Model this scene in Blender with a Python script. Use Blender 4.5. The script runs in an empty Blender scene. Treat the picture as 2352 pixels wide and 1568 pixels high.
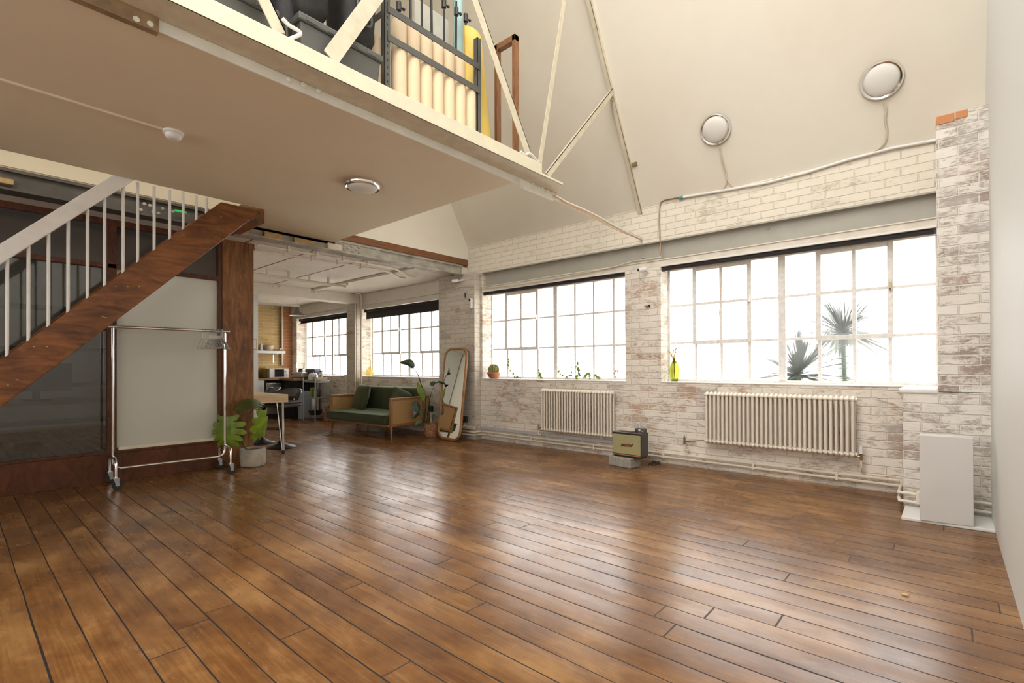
import bpy, math, random
from mathutils import Vector as V, Matrix
random.seed(7)
PI = math.pi
S = bpy.context.scene
COL = S.collection
# ---------------------------------------------------------------- camera model (focal length in pixels of a 2352x1568 frame)
F, YAW, PIT, ROL, CY, CZ = 1135.9, 0.72128, 0.00474, -0.00327, 837.15, 1.15
fwd = V((-math.sin(YAW)*math.cos(PIT), math.cos(YAW)*math.cos(PIT), math.sin(PIT)))
rgt = V((math.cos(YAW), math.sin(YAW), 0)); upv = rgt.cross(fwd)
CR = math.cos(ROL)*rgt + math.sin(ROL)*upv
CU = -math.sin(ROL)*rgt + math.cos(ROL)*upv
CAM = V((0, 0, CZ))
def ray(x, y): return ((x-1176)*CR - (y-CY)*CU)/F + fwd
def AZ(x, y, z=0.0): d = ray(x, y); return CAM + d*((z-CZ)/d.z)
def AY(x, y, Y): d = ray(x, y); return CAM + d*(Y/d.y)
def AX(x, y, X): d = ray(x, y); return CAM + d*(X/d.x)
def PX(p):
    v = V(p)-CAM; w = v.dot(fwd); return (1176+F*v.dot(CR)/w, CY-F*v.dot(CU)/w)

# ---------------------------------------------------------------- mesh builder
class MB:
    def __init__(s): s.v = []; s.f = []; s.m = []; s.cur = 0
    def _add(s, vs, fs):
        b = len(s.v); s.v += [V(p) for p in vs]
        for f in fs: s.f.append([b+i for i in f]); s.m.append(s.cur)
        return s
    def box(s, a, b):
        x0, x1 = sorted((a[0], b[0])); y0, y1 = sorted((a[1], b[1])); z0, z1 = sorted((a[2], b[2]))
        return s._add([(x0,y0,z0),(x1,y0,z0),(x1,y1,z0),(x0,y1,z0),(x0,y0,z1),(x1,y0,z1),(x1,y1,z1),(x0,y1,z1)],
                      [(0,3,2,1),(4,5,6,7),(0,1,5,4),(1,2,6,5),(2,3,7,6),(3,0,4,7)])
    def obox(s, c, size, rot=None):     # box by centre, size and rotation matrix
        R = rot or Matrix.Identity(3); c = V(c); hx, hy, hz = [k/2 for k in size]
        P = [c + R @ V((sx*hx, sy*hy, sz*hz)) for sz in (-1,1) for sx, sy in ((-1,-1),(1,-1),(1,1),(-1,1))]
        return s._add(P, [(0,3,2,1),(4,5,6,7),(0,1,5,4),(1,2,6,5),(2,3,7,6),(3,0,4,7)])
    def beam(s, a, b, w, h, up=(0,0,1)):
        a, b = V(a), V(b); d = (b-a); L = d.length; x = d.normalized(); u = V(up)
        y = u.cross(x)
        if y.length < 1e-5: y = V((0,1,0)).cross(x)
        y.normalize(); z = x.cross(y)
        R = Matrix((x, y, z)).transposed()
        return s.obox((a+b)/2, (L, w, h), R)
    def prism(s, poly, d):               # polygon (list of 3d points) pushed along vector d
        n = len(poly); P = [V(p) for p in poly]; Q = [p+V(d) for p in P]
        return s._add(P+Q, [tuple(range(n))[::-1], tuple(range(n, 2*n))] + [(i, (i+1) % n, n+(i+1) % n, n+i) for i in range(n)])
    def tube(s, pts, r, n=10, closed=False, caps=True):
        P = [V(p) for p in pts]; k = len(P)
        rr = r if hasattr(r, '__len__') else [r]*k
        T = []
        for i in range(k):
            if closed: t = P[(i+1) % k]-P[i-1]
            else: t = P[min(i+1, k-1)]-P[max(i-1, 0)]
            T.append(t.normalized())
        nrm = T[0].orthogonal().normalized(); b0 = len(s.v); vs = []
        for i in range(k):
            if i: nrm = (nrm - T[i]*nrm.dot(T[i])); nrm.normalize()
            bn = T[i].cross(nrm)
            for j in range(n):
                a = 2*PI*j/n; vs.append(P[i] + (nrm*math.cos(a)+bn*math.sin(a))*rr[i])
        fs = []
        for i in range(k if closed else k-1):
            i2 = (i+1) % k
            for j in range(n): fs.append((i*n+j, i*n+(j+1) % n, i2*n+(j+1) % n, i2*n+j))
        if caps and not closed: fs += [tuple(range(n))[::-1], tuple(range((k-1)*n, k*n))]
        return s._add(vs, fs)
    def cyl(s, a, b, r, r2=None, n=20): return s.tube([a, b], [r, r if r2 is None else r2], n)
    def lathe(s, prof, c=(0,0,0), n=32, axis=(0,0,1), caps=True, sx=1, sy=1):
        ax = V(axis).normalized(); u = ax.orthogonal().normalized() if abs(ax.z) < .999 else V((1,0,0)); w = ax.cross(u); c = V(c); vs = []
        for (r, h) in prof:
            for j in range(n):
                a = 2*PI*j/n; vs.append(c + ax*h + u*(math.cos(a)*r*sx) + w*(math.sin(a)*r*sy))
        fs = []
        for i in range(len(prof)-1):
            for j in range(n): fs.append((i*n+j, i*n+(j+1) % n, (i+1)*n+(j+1) % n, (i+1)*n+j))
        if caps: fs += [tuple(range(n))[::-1], tuple(range((len(prof)-1)*n, len(prof)*n))]
        return s._add(vs, fs)
    def ball(s, c, r, n=12, m=8, sc=(1,1,1)):
        prof = [(max(1e-4, math.sin(PI*i/m))*1.0, -math.cos(PI*i/m)) for i in range(m+1)]
        b = len(s.v); s.lathe(prof, (0,0,0), n)
        for i in range(b, len(s.v)): p = s.v[i]; s.v[i] = V(c)+V((p.x*r*sc[0], p.y*r*sc[1], p.z*r*sc[2]))
        return s
    def grid(s, nu, nv, fn):
        vs = [fn(i/nu, j/nv) for j in range(nv+1) for i in range(nu+1)]
        return s._add(vs, [(j*(nu+1)+i, j*(nu+1)+i+1, (j+1)*(nu+1)+i+1, (j+1)*(nu+1)+i) for j in range(nv) for i in range(nu)])
    def cushion(s, c, size, R=None, puff=.5, n=14, corner=.12):   # pillow form: soft box, thickness along z
        R = R or Matrix.Identity(3); a, b, t = size; c = V(c)
        def P(u, v, sg):
            x, y = 2*u-1, 2*v-1
            e = (1-abs(x)**3.2)*(1-abs(y)**3.2); h = t/2*(max(0, e)**puff)
            k = 1-corner*(abs(x)**2*abs(y)**2) - .04*(1-abs(x*y))*(max(abs(x), abs(y))**6)
            return c + R @ V((x*a/2*k, y*b/2*k, sg*h))
        s.grid(n, n, lambda u, v: P(u, v, 1)); s.grid(n, n, lambda u, v: P(1-u, v, -1)); return s
    def shift(s, f):
        s.v = [V(f(p)) for p in s.v]; return s
    def build(s, name, mat, parent=None, smooth=False, bevel=0, local=False, origin=None, solid=0, seg=2, weld=False):
        me = bpy.data.meshes.new(name)
        inv = Matrix.Identity(4)
        if parent is not None and not local: inv = WM[parent.name].inverted()
        elif parent is None and origin is not None: inv = Matrix.Translation(-V(origin))
        me.from_pydata([inv @ p for p in s.v], [], s.f); me.update()
        mats = mat if isinstance(mat, (list, tuple)) else [mat]
        for q in mats: me.materials.append(q)
        if len(mats) > 1:
            for p, k in zip(me.polygons, s.m): p.material_index = k
        o = bpy.data.objects.new(name, me); COL.objects.link(o)
        if parent is not None:
            o.parent = parent; WM[o.name] = WM[parent.name].copy()
        else:
            if origin is not None: o.location = origin
            WM[o.name] = Matrix.Translation(V(origin)) if origin is not None else Matrix.Identity(4)
        if weld:
            import bmesh
            bm = bmesh.new(); bm.from_mesh(me); bmesh.ops.remove_doubles(bm, verts=bm.verts, dist=1e-4); bmesh.ops.recalc_face_normals(bm, faces=bm.faces); bm.to_mesh(me); bm.free()
        if smooth:
            for p in me.polygons: p.use_smooth = True
            me.update()
            try: me.set_sharp_from_angle(angle=math.radians(42))
            except Exception: pass
        if solid:
            m = o.modifiers.new('thick', 'SOLIDIFY'); m.thickness = solid; m.offset = 0
        if bevel:
            m = o.modifiers.new('edge', 'BEVEL'); m.width = bevel; m.segments = seg; m.limit_method = 'ANGLE'; m.angle_limit = math.radians(40)
        return o
WM = {}
def tag(o, label=None, cat=None, group=None, kind=None):
    if label: o['label'] = label
    if cat: o['category'] = cat
    if group: o['group'] = group
    if kind: o['kind'] = kind
    return o
def thing(name, label, cat, loc=(0,0,0), rz=0, group=None):
    o = bpy.data.objects.new(name, None); COL.objects.link(o); o.empty_display_size = .05
    o.location = loc; o.rotation_euler = (0, 0, rz)
    WM[o.name] = Matrix.Translation(V(loc)) @ Matrix.Rotation(rz, 4, 'Z')
    return tag(o, label, cat, group)
def struct(name, mb, mat, **k):
    o = mb.build(name, mat, **k)
    if not k.get('parent'): o['kind'] = 'structure'
    return o
def single(name, mb, mat, label, cat, origin, group=None, **k):
    return tag(mb.build(name, mat, origin=origin, **k), label, cat, group)
def dup(root, loc, rz=None, label=None, group=None):
    r = root.copy(); COL.objects.link(r); r.location = loc
    if rz is not None: r.rotation_euler = (0, 0, rz)
    if label: r['label'] = label
    if group: r['group'] = group
    def rec(src, dst):
        for ch in [c for c in COL.objects if c.parent == src]:
            c = ch.copy(); COL.objects.link(c); c.parent = dst; rec(ch, c)
    rec(root, r); return r
def arc(c, r, a0, a1, n, u, w):      # arc of points round c in the plane of u, w
    c, u, w = V(c), V(u), V(w); return [c+u*(r*math.cos(a0+(a1-a0)*i/n))+w*(r*math.sin(a0+(a1-a0)*i/n)) for i in range(n+1)]
def spline(pts, n=8):
    P = [V(p) for p in pts]; out = []
    for i in range(len(P)-1):
        p0, p1, p2, p3 = P[max(i-1, 0)], P[i], P[i+1], P[min(i+2, len(P)-1)]
        for k in range(n):
            t = k/n; out.append(.5*((2*p1)+(p2-p0)*t+(2*p0-5*p1+4*p2-p3)*t*t+(3*p1-p0-3*p2+p3)*t**3))
    out.append(P[-1]); return out

# ---------------------------------------------------------------- materials
def newmat(name):
    m = bpy.data.materials.new(name); m.use_nodes = True; nt = m.node_tree
    for n in list(nt.nodes): nt.nodes.remove(n)
    return m, nt
class NT:
    def __init__(s, nt): s.nt = nt
    def n(s, t, **k):
        nd = s.nt.nodes.new('ShaderNode'+t)
        for a, b in k.items():
            if a in ('op',): nd.operation = b
            elif hasattr(nd, a): setattr(nd, a, b)
        return nd
    def link(s, a, b): s.nt.links.new(a, b)
    def math(s, op, a, b=None, c=None):
        nd = s.nt.nodes.new('ShaderNodeMath'); nd.operation = op
        for i, q in enumerate((a, b, c)):
            if q is None: continue
            if isinstance(q, (int, float)): nd.inputs[i].default_value = q
            else: s.link(q, nd.inputs[i])
        return nd.outputs[0]
    def mix(s, f, a, b, bt='MIX'):
        nd = s.nt.nodes.new('ShaderNodeMix'); nd.data_type = 'RGBA'; nd.blend_type = bt
        for i, q in ((0, f), (6, a), (7, b)):
            if isinstance(q, (int, float)): nd.inputs[i].default_value = q
            elif isinstance(q, (tuple, list)): nd.inputs[i].default_value = (*q[:3], 1)
            else: s.link(q, nd.inputs[i])
        return nd.outputs[2]
    def noise(s, vec, scale, detail=4, rough=.55, dist=0):
        nd = s.nt.nodes.new('ShaderNodeTexNoise'); nd.inputs['Scale'].default_value = scale
        nd.inputs['Detail'].default_value = detail; nd.inputs['Roughness'].default_value = rough; nd.inputs['Distortion'].default_value = dist
        if vec is not None: s.link(vec, nd.inputs['Vector'])
        return nd.outputs['Fac']
    def ramp(s, f, stops, interp='LINEAR'):
        nd = s.nt.nodes.new('ShaderNodeValToRGB'); nd.color_ramp.interpolation = interp
        el = nd.color_ramp.elements
        while len(el) < len(stops): el.new(.5)
        for e, (p, c) in zip(el, stops):
            e.position = p; e.color = (c, c, c, 1) if isinstance(c, (int, float)) else (*c[:3], 1)
        s.link(f, nd.inputs[0]); return nd.outputs[0]
    def obj(s): return s.nt.nodes.new('ShaderNodeTexCoord').outputs['Object']
    def mapping(s, vec, scale=(1,1,1), rot=(0,0,0), loc=(0,0,0)):
        nd = s.nt.nodes.new('ShaderNodeMapping'); nd.inputs['Scale'].default_value = scale
        nd.inputs['Rotation'].default_value = rot; nd.inputs['Location'].default_value = loc
        s.link(vec, nd.inputs['Vector']); return nd.outputs[0]
    def bump(s, h, strength=.3, dist=.01):
        nd = s.nt.nodes.new('ShaderNodeBump'); nd.inputs['Strength'].default_value = strength; nd.inputs['Distance'].default_value = dist
        s.link(h, nd.inputs['Height']); return nd.outputs[0]
    def out(s, color=(.8,.8,.8), rough=.5, metal=0, normal=None, spec=.5, **k):
        p = s.nt.nodes.new('ShaderNodeBsdfPrincipled'); o = s.nt.nodes.new('ShaderNodeOutputMaterial')
        for nm, q in (('Base Color', color), ('Roughness', rough), ('Metallic', metal), ('Specular IOR Level', spec)):
            if isinstance(q, (int, float)): p.inputs[nm].default_value = q
            elif isinstance(q, (tuple, list)): p.inputs[nm].default_value = (*q[:3], 1)
            else: s.link(q, p.inputs[nm])
        if normal is not None: s.link(normal, p.inputs['Normal'])
        for a, b in k.items(): p.inputs[a.replace('_', ' ')].default_value = b
        s.link(p.outputs[0], o.inputs[0]); return p
def plain(name, c, rough=.5, metal=0, var=.08, vs=6, bump=0, bs=60, spec=.5, **k):
    m, nt = newmat(name); N = NT(nt); v = N.obj()
    f = N.noise(v, vs, 4)
    lo = tuple(x*(1-var) for x in c); hi = tuple(min(1, x*(1+var)) for x in c)
    col = N.mix(N.ramp(f, [(.3, 0), (.7, 1)]), lo, hi)
    nm = N.bump(N.noise(v, bs, 3), bump, .004) if bump else None
    N.out(col, rough, metal, nm, spec, **k); return m
def brick(name, paint, wornA, wornB, amount=.5, mortar=None, grey=(.42,.38,.34), clean=None):
    m, nt = newmat(name); N = NT(nt); v = N.obj()
    sep = N.n('SeparateXYZ'); N.link(v, sep.inputs[0]); comb = N.n('CombineXYZ')
    N.link(N.math('ADD', sep.outputs[0], sep.outputs[1]), comb.inputs[0]); N.link(sep.outputs[2], comb.inputs[1])
    wob = N.noise(v, 9, 3); wob2 = N.math('MULTIPLY', N.math('SUBTRACT', wob, .5), .018)
    add = N.n('VectorMath', op='ADD'); N.link(comb.outputs[0], add.inputs[0]); cb = N.n('CombineXYZ'); N.link(wob2, cb.inputs[1]); N.link(wob2, cb.inputs[0]); N.link(cb.outputs[0], add.inputs[1])
    bt = nt.nodes.new('ShaderNodeTexBrick'); N.link(add.outputs[0], bt.inputs['Vector'])
    for a, b in (('Scale', 1), ('Mortar Size', .007), ('Mortar Smooth', .6), ('Bias', 0), ('Brick Width', .232), ('Row Height', .077)): bt.inputs[a].default_value = b
    bt.offset = .5; bt.inputs['Color1'].default_value = (0, 0, 0, 1); bt.inputs['Color2'].default_value = (1, 1, 1, 1); bt.inputs['Mortar'].default_value = (.5, .5, .5, 1)
    perbrick = N.n('SeparateColor'); N.link(bt.outputs['Color'], perbrick.inputs[0]); pb = perbrick.outputs[0]
    fac = bt.outputs['Fac']
    big = N.noise(v, .9, 3, .6); mid = N.noise(N.mapping(v, (4, 4, 10)), 1, 6, .72, 1.2); fine = N.noise(N.mapping(v, (26, 26, 60)), 1, 5, .75)
    w = N.math('ADD', N.math('MULTIPLY', big, .50), N.math('ADD', N.math('MULTIPLY', mid, .75), N.math('MULTIPLY', fine, .55)))
    w = N.math('ADD', w, N.math('MULTIPLY', N.math('SUBTRACT', pb, .5), .13))
    w = N.math('SUBTRACT', w, N.math('MULTIPLY', fac, .10))
    t = 1.13-.16*amount
    m1 = nt.nodes.new('ShaderNodeMapRange'); m1.inputs['From Min'].default_value = t-.075; m1.inputs['From Max'].default_value = t+.055; N.link(w, m1.inputs['Value']); mask = m1.outputs[0]
    red = N.mix(N.ramp(N.noise(v, 2.3, 2), [(.42, 0), (.6, 1)]), wornA, wornB)
    red = N.mix(N.ramp(N.noise(v, 2.7, 3), [(.46, 0), (.58, 1)]), red, grey)
    wash = N.ramp(N.noise(N.mapping(v, (2.2, 2.2, 5)), 1, 6, .7), [(.40, 0), (.66, 1)])
    base = N.mix(N.math('MULTIPLY', wash, .30), paint, tuple((a*.62+b*.38) for a, b in zip(paint, grey)))
    pbm = N.math('MULTIPLY', N.math('MULTIPLY', N.ramp(pb, [(.55, 0), (.8, 1)]), N.ramp(N.noise(v, 1.7, 2), [(.45, 0), (.6, 1)])), .28*amount)
    base = N.mix(pbm, base, tuple((a*.5+b*.5) for a, b in zip(paint, wornB)))
    if mortar: base = N.mix(fac, base, mortar)
    else: base = N.mix(N.math('MULTIPLY', fac, .12+.14*min(1, amount)), base, tuple(a*.62 for a in paint))
    col = N.mix(N.math('MULTIPLY', mask, .78), base, red)
    edge = N.ramp(N.noise(N.mapping(v, (20, 20, 9)), 1, 5, .8), [(.60, 0), (.68, 1)])
    col = N.mix(N.math('MULTIPLY', N.math('MULTIPLY', edge, fac), .6), col, (.16,.11,.08))
    h = N.math('SUBTRACT', N.math('MULTIPLY', N.noise(v, 38, 4, .6), .35), N.math('MULTIPLY', fac, .8))
    h = N.math('SUBTRACT', h, N.math('MULTIPLY', mask, .3))
    N.out(col, .72, 0, N.bump(h, .8, .008), .3); return m
def wood(name, dark, light, scale=(1.2, 14, 14), rough=.45, blotch=.5, bump=.12, knots=False, swirl=2.2):
    m, nt = newmat(name); N = NT(nt); v = N.obj()
    g = N.noise(N.mapping(v, scale), 1.6, 5, .6, swirl); b = N.noise(v, 2.2, 3, .6, .5)
    f = N.math('ADD', N.math('MULTIPLY', g, 1-blotch*.5), N.math('MULTIPLY', b, blotch*.5))
    col = N.mix(N.ramp(f, [(.36, 0), (.66, 1)]), dark, light)
    if knots:
        vo = nt.nodes.new('ShaderNodeTexVoronoi'); vo.inputs['Scale'].default_value = 2.6; N.link(N.mapping(v, (1, 1, .55)), vo.inputs['Vector'])
        col = N.mix(N.ramp(vo.outputs['Distance'], [(.05, .8), (.14, 0)]), col, tuple(x*.35 for x in dark))
    N.out(col, rough, 0, N.bump(g, bump, .004), .4); return m

M = {}
M['brick'] = brick('painted_brick', (.87,.80,.70), (.38,.20,.11), (.52,.31,.19), 1.0)
M['brick_light'] = brick('painted_brick_clean', (.84,.77,.64), (.50,.38,.24), (.55,.42,.3), .45)
M['brick_right'] = brick('painted_brick_grey', (.84,.79,.71), (.26,.17,.13), (.42,.27,.2), .9)
M['brick_dark'] = brick('worn_painted_brick', (.66,.59,.50), (.32,.19,.13), (.38,.27,.2), .75)
M['brick_yellow'] = brick('yellow_stock_brick', (.60,.40,.15), (.36,.19,.06), (.50,.28,.09), .75, mortar=(.78,.66,.44))
M['brick_orange'] = brick('orange_brick', (.60,.25,.10), (.42,.16,.06), (.45,.2,.09), .6, mortar=(.72,.46,.3))
def plaster(name, c, var=.06, warm=(.80,.68,.54)):
    m, nt = newmat(name); N = NT(nt); v = N.obj()
    f = N.ramp(N.noise(v, 1.1, 3, .5, .4), [(.45, 0), (.68, 1)])
    col = N.mix(N.math('MULTIPLY', f, .3), c, warm)
    col = N.mix(N.math('MULTIPLY', N.ramp(N.noise(v, 7, 4), [(.4, 0), (.7, 1)]), var), col, tuple(x*.8 for x in c))
    N.out(col, .6, 0, N.bump(N.noise(v, 30, 3), .05, .004), .3); return m
M['slope'] = plaster('slope_plaster', (.86,.81,.70))
M['soffit'] = plaster('soffit_plaster', (.78,.68,.50), warm=(.72,.60,.42))
M['gable'] = plaster('gable_plaster', (.84,.79,.68))
M['ceil'] = plaster('ceiling_plaster', (.82,.76,.68), .3, (.68,.6,.5))
M['rwall'] = plaster('white_wall', (.80,.81,.79), .03, (.8,.78,.73))
M['cream'] = plain('cream_paint', (.82,.76,.58), .45, var=.05, vs=9, bump=.1, bs=40)
M['trussp'] = plain('truss_paint', (.68,.61,.46), .5, var=.1, vs=12, bump=.2, bs=50)
M['lowchord'] = plain('grey_white_paint', (.80,.78,.68), .5, var=.07)
M['greybeam'] = plain('grey_beam_paint', (.42,.395,.335), .5, var=.07, vs=5, bump=.12, bs=40)
M['whitepaint'] = plain('white_gloss', (.82,.80,.76), .35, var=.05, vs=10, bump=.05)
M['sillpaint'] = plain('window_paint', (.80,.77,.73), .4, var=.12, vs=25, bump=.15)
M['lintel'] = plain('lintel_paint', (.74,.68,.58), .55, var=.12, vs=8, bump=.4, bs=45)
M['pipe'] = plain('cream_pipe', (.78,.69,.57), .35, var=.06)
M['radi'] = plain('radiator_cream', (.80,.72,.61), .32, var=.03)
M['copper'] = plain('old_copper', (.32,.2,.12), .4, .7)
M['brass'] = plain('dull_brass', (.34,.27,.16), .35, .9)
M['chrome'] = plain('chrome', (.82,.82,.82), .13, 1, var=.03)
M['steel'] = plain('brushed_steel', (.55,.56,.57), .32, .9, var=.05)
M['black'] = plain('black_fabric', (.022,.020,.020), .75, var=.3, vs=20, bump=.3)
M['blind'] = plain('blind_fabric', (.028,.024,.024), .8, var=.2, vs=30)
M['blackpl'] = plain('black_plastic', (.035,.034,.034), .4, var=.1)
M['greypl'] = plain('grey_plastic', (.10,.098,.09), .5, var=.1)
M['blackmt'] = plain('black_metal', (.02,.02,.024), .35, .4, var=.1)
M['stringer'] = wood('dark_stained_timber', (.085,.030,.010), (.31,.115,.033), (9, 1.3, 6), .4, .8, .2, True)
M['ply'] = wood('stained_plywood', (.11,.040,.014), (.34,.145,.045), (5, 5, 1.1), .42, .7, .1, True, 3.5)
M['plyh'] = wood('stained_plywood_base', (.055,.018,.008), (.17,.055,.02), (5, 5, 2.2), .42, .8, .12)
M['pframe'] = wood('stained_frame', (.05,.016,.008), (.14,.045,.018), (10, 10, 3), .4, .5, .1)
M['trim'] = wood('brown_trim', (.16,.062,.024), (.28,.12,.05), (14, 1.5, 14), .5, .4)
M['beech'] = wood('pale_ply', (.58,.42,.25), (.72,.55,.35), (2, 2, 30), .5, .2, .05)
M['oak'] = wood('counter_oak', (.30,.17,.085), (.46,.28,.15), (2, 12, 12), .4, .3)
M['teak'] = wood('warm_teak', (.26,.115,.035), (.42,.2,.07), (8, 8, 3), .35, .4)
M['cedar'] = wood('frame_cedar', (.2,.085,.035), (.34,.16,.07), (8, 8, 2), .55, .4)
M['packer'] = wood('yellow_packer', (.40,.26,.09), (.6,.42,.18), (6, 6, 6), .6, .4)
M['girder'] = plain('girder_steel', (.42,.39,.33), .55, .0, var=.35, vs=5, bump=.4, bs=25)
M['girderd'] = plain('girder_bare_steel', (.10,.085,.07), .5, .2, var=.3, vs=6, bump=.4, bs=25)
M['velvet'] = plain('green_velvet', (.046,.050,.018), .85, var=.25, vs=5, bump=.1, bs=200, Sheen_Weight=.6, Sheen_Roughness=.35, Sheen_Tint=(.45,.6,.4,1))
M['terra'] = plain('terracotta', (.50,.17,.075), .7, var=.1)
M['concrete'] = plain('concrete', (.42,.37,.30), .85, var=.28, vs=7, bump=.35, bs=45)
M['block'] = plain('grey_block', (.33,.31,.27), .9, var=.2, vs=30, bump=.8, bs=70)
M['soil'] = plain('soil', (.07,.045,.03), .95, var=.4, vs=40, bump=.8, bs=40)
M['leaf'] = plain('leaf_green', (.06,.10,.018), .32, var=.45, vs=7)
M['leafb'] = plain('leaf_bright', (.17,.26,.015), .38, var=.4, vs=9)
M['stem'] = plain('stem_green', (.09,.13,.03), .45, var=.2)
M['darkleaf'] = plain('dark_leaf', (.018,.042,.014), .26, var=.3, vs=7)
M['cardroll'] = plain('cream_paper', (.80,.63,.42), .75, var=.03)
M['yellow'] = plain('yellow_paper', (.80,.58,.13), .6, var=.04)
M['blue'] = plain('pale_blue', (.42,.62,.62), .6, var=.04)
M['whitebox'] = plain('white_box', (.66,.64,.61), .55, var=.02)
M['rubber'] = plain('rubber', (.02,.02,.02), .6)
M['leather'] = plain('black_leather', (.035,.031,.026), .3, var=.2, vs=14, bump=.15)
M['white'] = plain('white_plastic', (.78,.77,.74), .4, var=.02)
M['clay'] = plain('mottled_clay', (.34,.165,.08), .75, var=.5, vs=22, bump=.3)
M['shade'] = plain('grey_enamel', (.14,.125,.11), .4, var=.1)
M['orange'] = plain('orange_cable', (.75,.25,.08), .5)
M['bowlm'] = plain('stoneware', (.55,.43,.27), .5)
M['paperbag'] = plain('brown_bag', (.32,.12,.06), .8, var=.2)
M['straw'] = plain('dry_flower', (.62,.42,.18), .8, var=.2)
M['screen'] = plain('desk_paper', (.3,.26,.27), .6)
M['outwall'] = plain('pale_yard_wall', (.86,.80,.70), .8, var=.08, vs=1.5)
M['yucca'] = plain('yucca_leaf', (.018,.045,.02), .5, var=.3, vs=5)
# cane webbing
m, nt = newmat('cane'); N = NT(nt); v = N.obj()
def wv(vec, rot):
    w = nt.nodes.new('ShaderNodeTexWave'); w.inputs['Scale'].default_value = 28; N.link(N.mapping(vec, (1,1,1), rot), w.inputs['Vector']); return w.outputs['Fac']
a = wv(v, (0, 0, PI/2)); b = wv(v, (0, PI/2, 0)); f = N.math('MULTIPLY', a, b)
N.out(N.mix(N.ramp(f, [(.25, 0), (.6, 1)]), (.56,.34,.15), (.27,.14,.05)), .55, 0, N.bump(f, .3, .003), .4); M['cane'] = m
# gold speaker cloth
m, nt = newmat('speaker_cloth'); N = NT(nt); v = N.obj(); f = N.noise(N.mapping(v, (1, 1, 1)), 260, 2)
N.out(N.mix(N.ramp(f, [(.35, 0), (.65, 1)]), (.27,.24,.11), (.42,.38,.20)), .7); M['cloth'] = m
# mirror
m, nt = newmat('mirror_glass'); N = NT(nt); N.out((.86,.85,.78), .015, 1); M['mirror'] = m
def glass(name, c, rough=0.0, ior=1.45, transp=0.0, tc=(1,1,1)):
    m, nt = newmat(name); N = NT(nt); g = nt.nodes.new('ShaderNodeBsdfGlass'); g.inputs['Color'].default_value = (*c, 1); g.inputs['Roughness'].default_value = rough; g.inputs['IOR'].default_value = ior
    o = nt.nodes.new('ShaderNodeOutputMaterial')
    if transp:
        t = nt.nodes.new('ShaderNodeBsdfTransparent'); t.inputs[0].default_value = (*tc, 1); mx = nt.nodes.new('ShaderNodeMixShader'); mx.inputs[0].default_value = transp
        N.link(g.outputs[0], mx.inputs[1]); N.link(t.outputs[0], mx.inputs[2]); N.link(mx.outputs[0], o.inputs[0])
    else: N.link(g.outputs[0], o.inputs[0])
    return m
M['clear'] = glass('clear_glass', (.97,.98,.97), 0, 1.45, .5)
M['green_glass'] = glass('green_glass', (.72,.74,.42), 0, 1.2, .7, (.70,.73,.46))
M['yellow_glass'] = glass('yellow_glass', (.95,.90,.65), 0, 1.2, .75, (.96,.92,.72))
# window panes: wired obscure glass, part clear transmission and part rough refraction
m, nt = newmat('obscured_glass'); N = NT(nt)
rf = nt.nodes.new('ShaderNodeBsdfRefraction'); rf.inputs['Roughness'].default_value = .14; rf.inputs['IOR'].default_value = 1.2; rf.inputs['Color'].default_value = (.9,.9,.9,1)
tr = nt.nodes.new('ShaderNodeBsdfTransparent'); tr.inputs[0].default_value = (.96,.97,.98,1)
gl = nt.nodes.new('ShaderNodeBsdfGlossy'); gl.inputs['Roughness'].default_value = .15
mx = nt.nodes.new('ShaderNodeMixShader'); mx.inputs[0].default_value = .82; N.link(rf.outputs[0], mx.inputs[1]); N.link(tr.outputs[0], mx.inputs[2])
m2 = nt.nodes.new('ShaderNodeMixShader'); m2.inputs[0].default_value = .04; N.link(mx.outputs[0], m2.inputs[1]); N.link(gl.outputs[0], m2.inputs[2])
o = nt.nodes.new('ShaderNodeOutputMaterial'); N.link(m2.outputs[0], o.inputs[0]); M['pane'] = m
# partition panes
def ppane(name, tcol, diff, mixd, rough, transp=.55):
    m, nt = newmat(name); N = NT(nt)
    t = nt.nodes.new('ShaderNodeBsdfTransparent'); t.inputs[0].default_value = (*tcol, 1)
    d = nt.nodes.new('ShaderNodeBsdfDiffuse'); d.inputs[0].default_value = (*diff, 1)
    g = nt.nodes.new('ShaderNodeBsdfGlossy'); g.inputs['Roughness'].default_value = rough
    fr = nt.nodes.new('ShaderNodeFresnel'); fr.inputs[0].default_value = 1.5
    a = nt.nodes.new('ShaderNodeMixShader'); a.inputs[0].default_value = mixd; N.link(t.outputs[0], a.inputs[1]); N.link(d.outputs[0], a.inputs[2])
    b = nt.nodes.new('ShaderNodeMixShader'); N.link(N.math('ADD', N.math('MULTIPLY', fr.outputs[0], 1.2), .03), b.inputs[0]); N.link(a.outputs[0], b.inputs[1]); N.link(g.outputs[0], b.inputs[2])
    o = nt.nodes.new('ShaderNodeOutputMaterial'); N.link(b.outputs[0], o.inputs[0]); return m
M['pane_dark'] = ppane('tinted_partition_glass', (.62,.62,.58), (.25,.25,.23), .12, .04)
M['pane_frost'] = ppane('frosted_partition_glass', (.8,.8,.78), (.76,.75,.65), .88, .10)
M['pane_top'] = ppane('wired_partition_glass', (.5,.5,.48), (.2,.18,.17), .35, .12)
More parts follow.
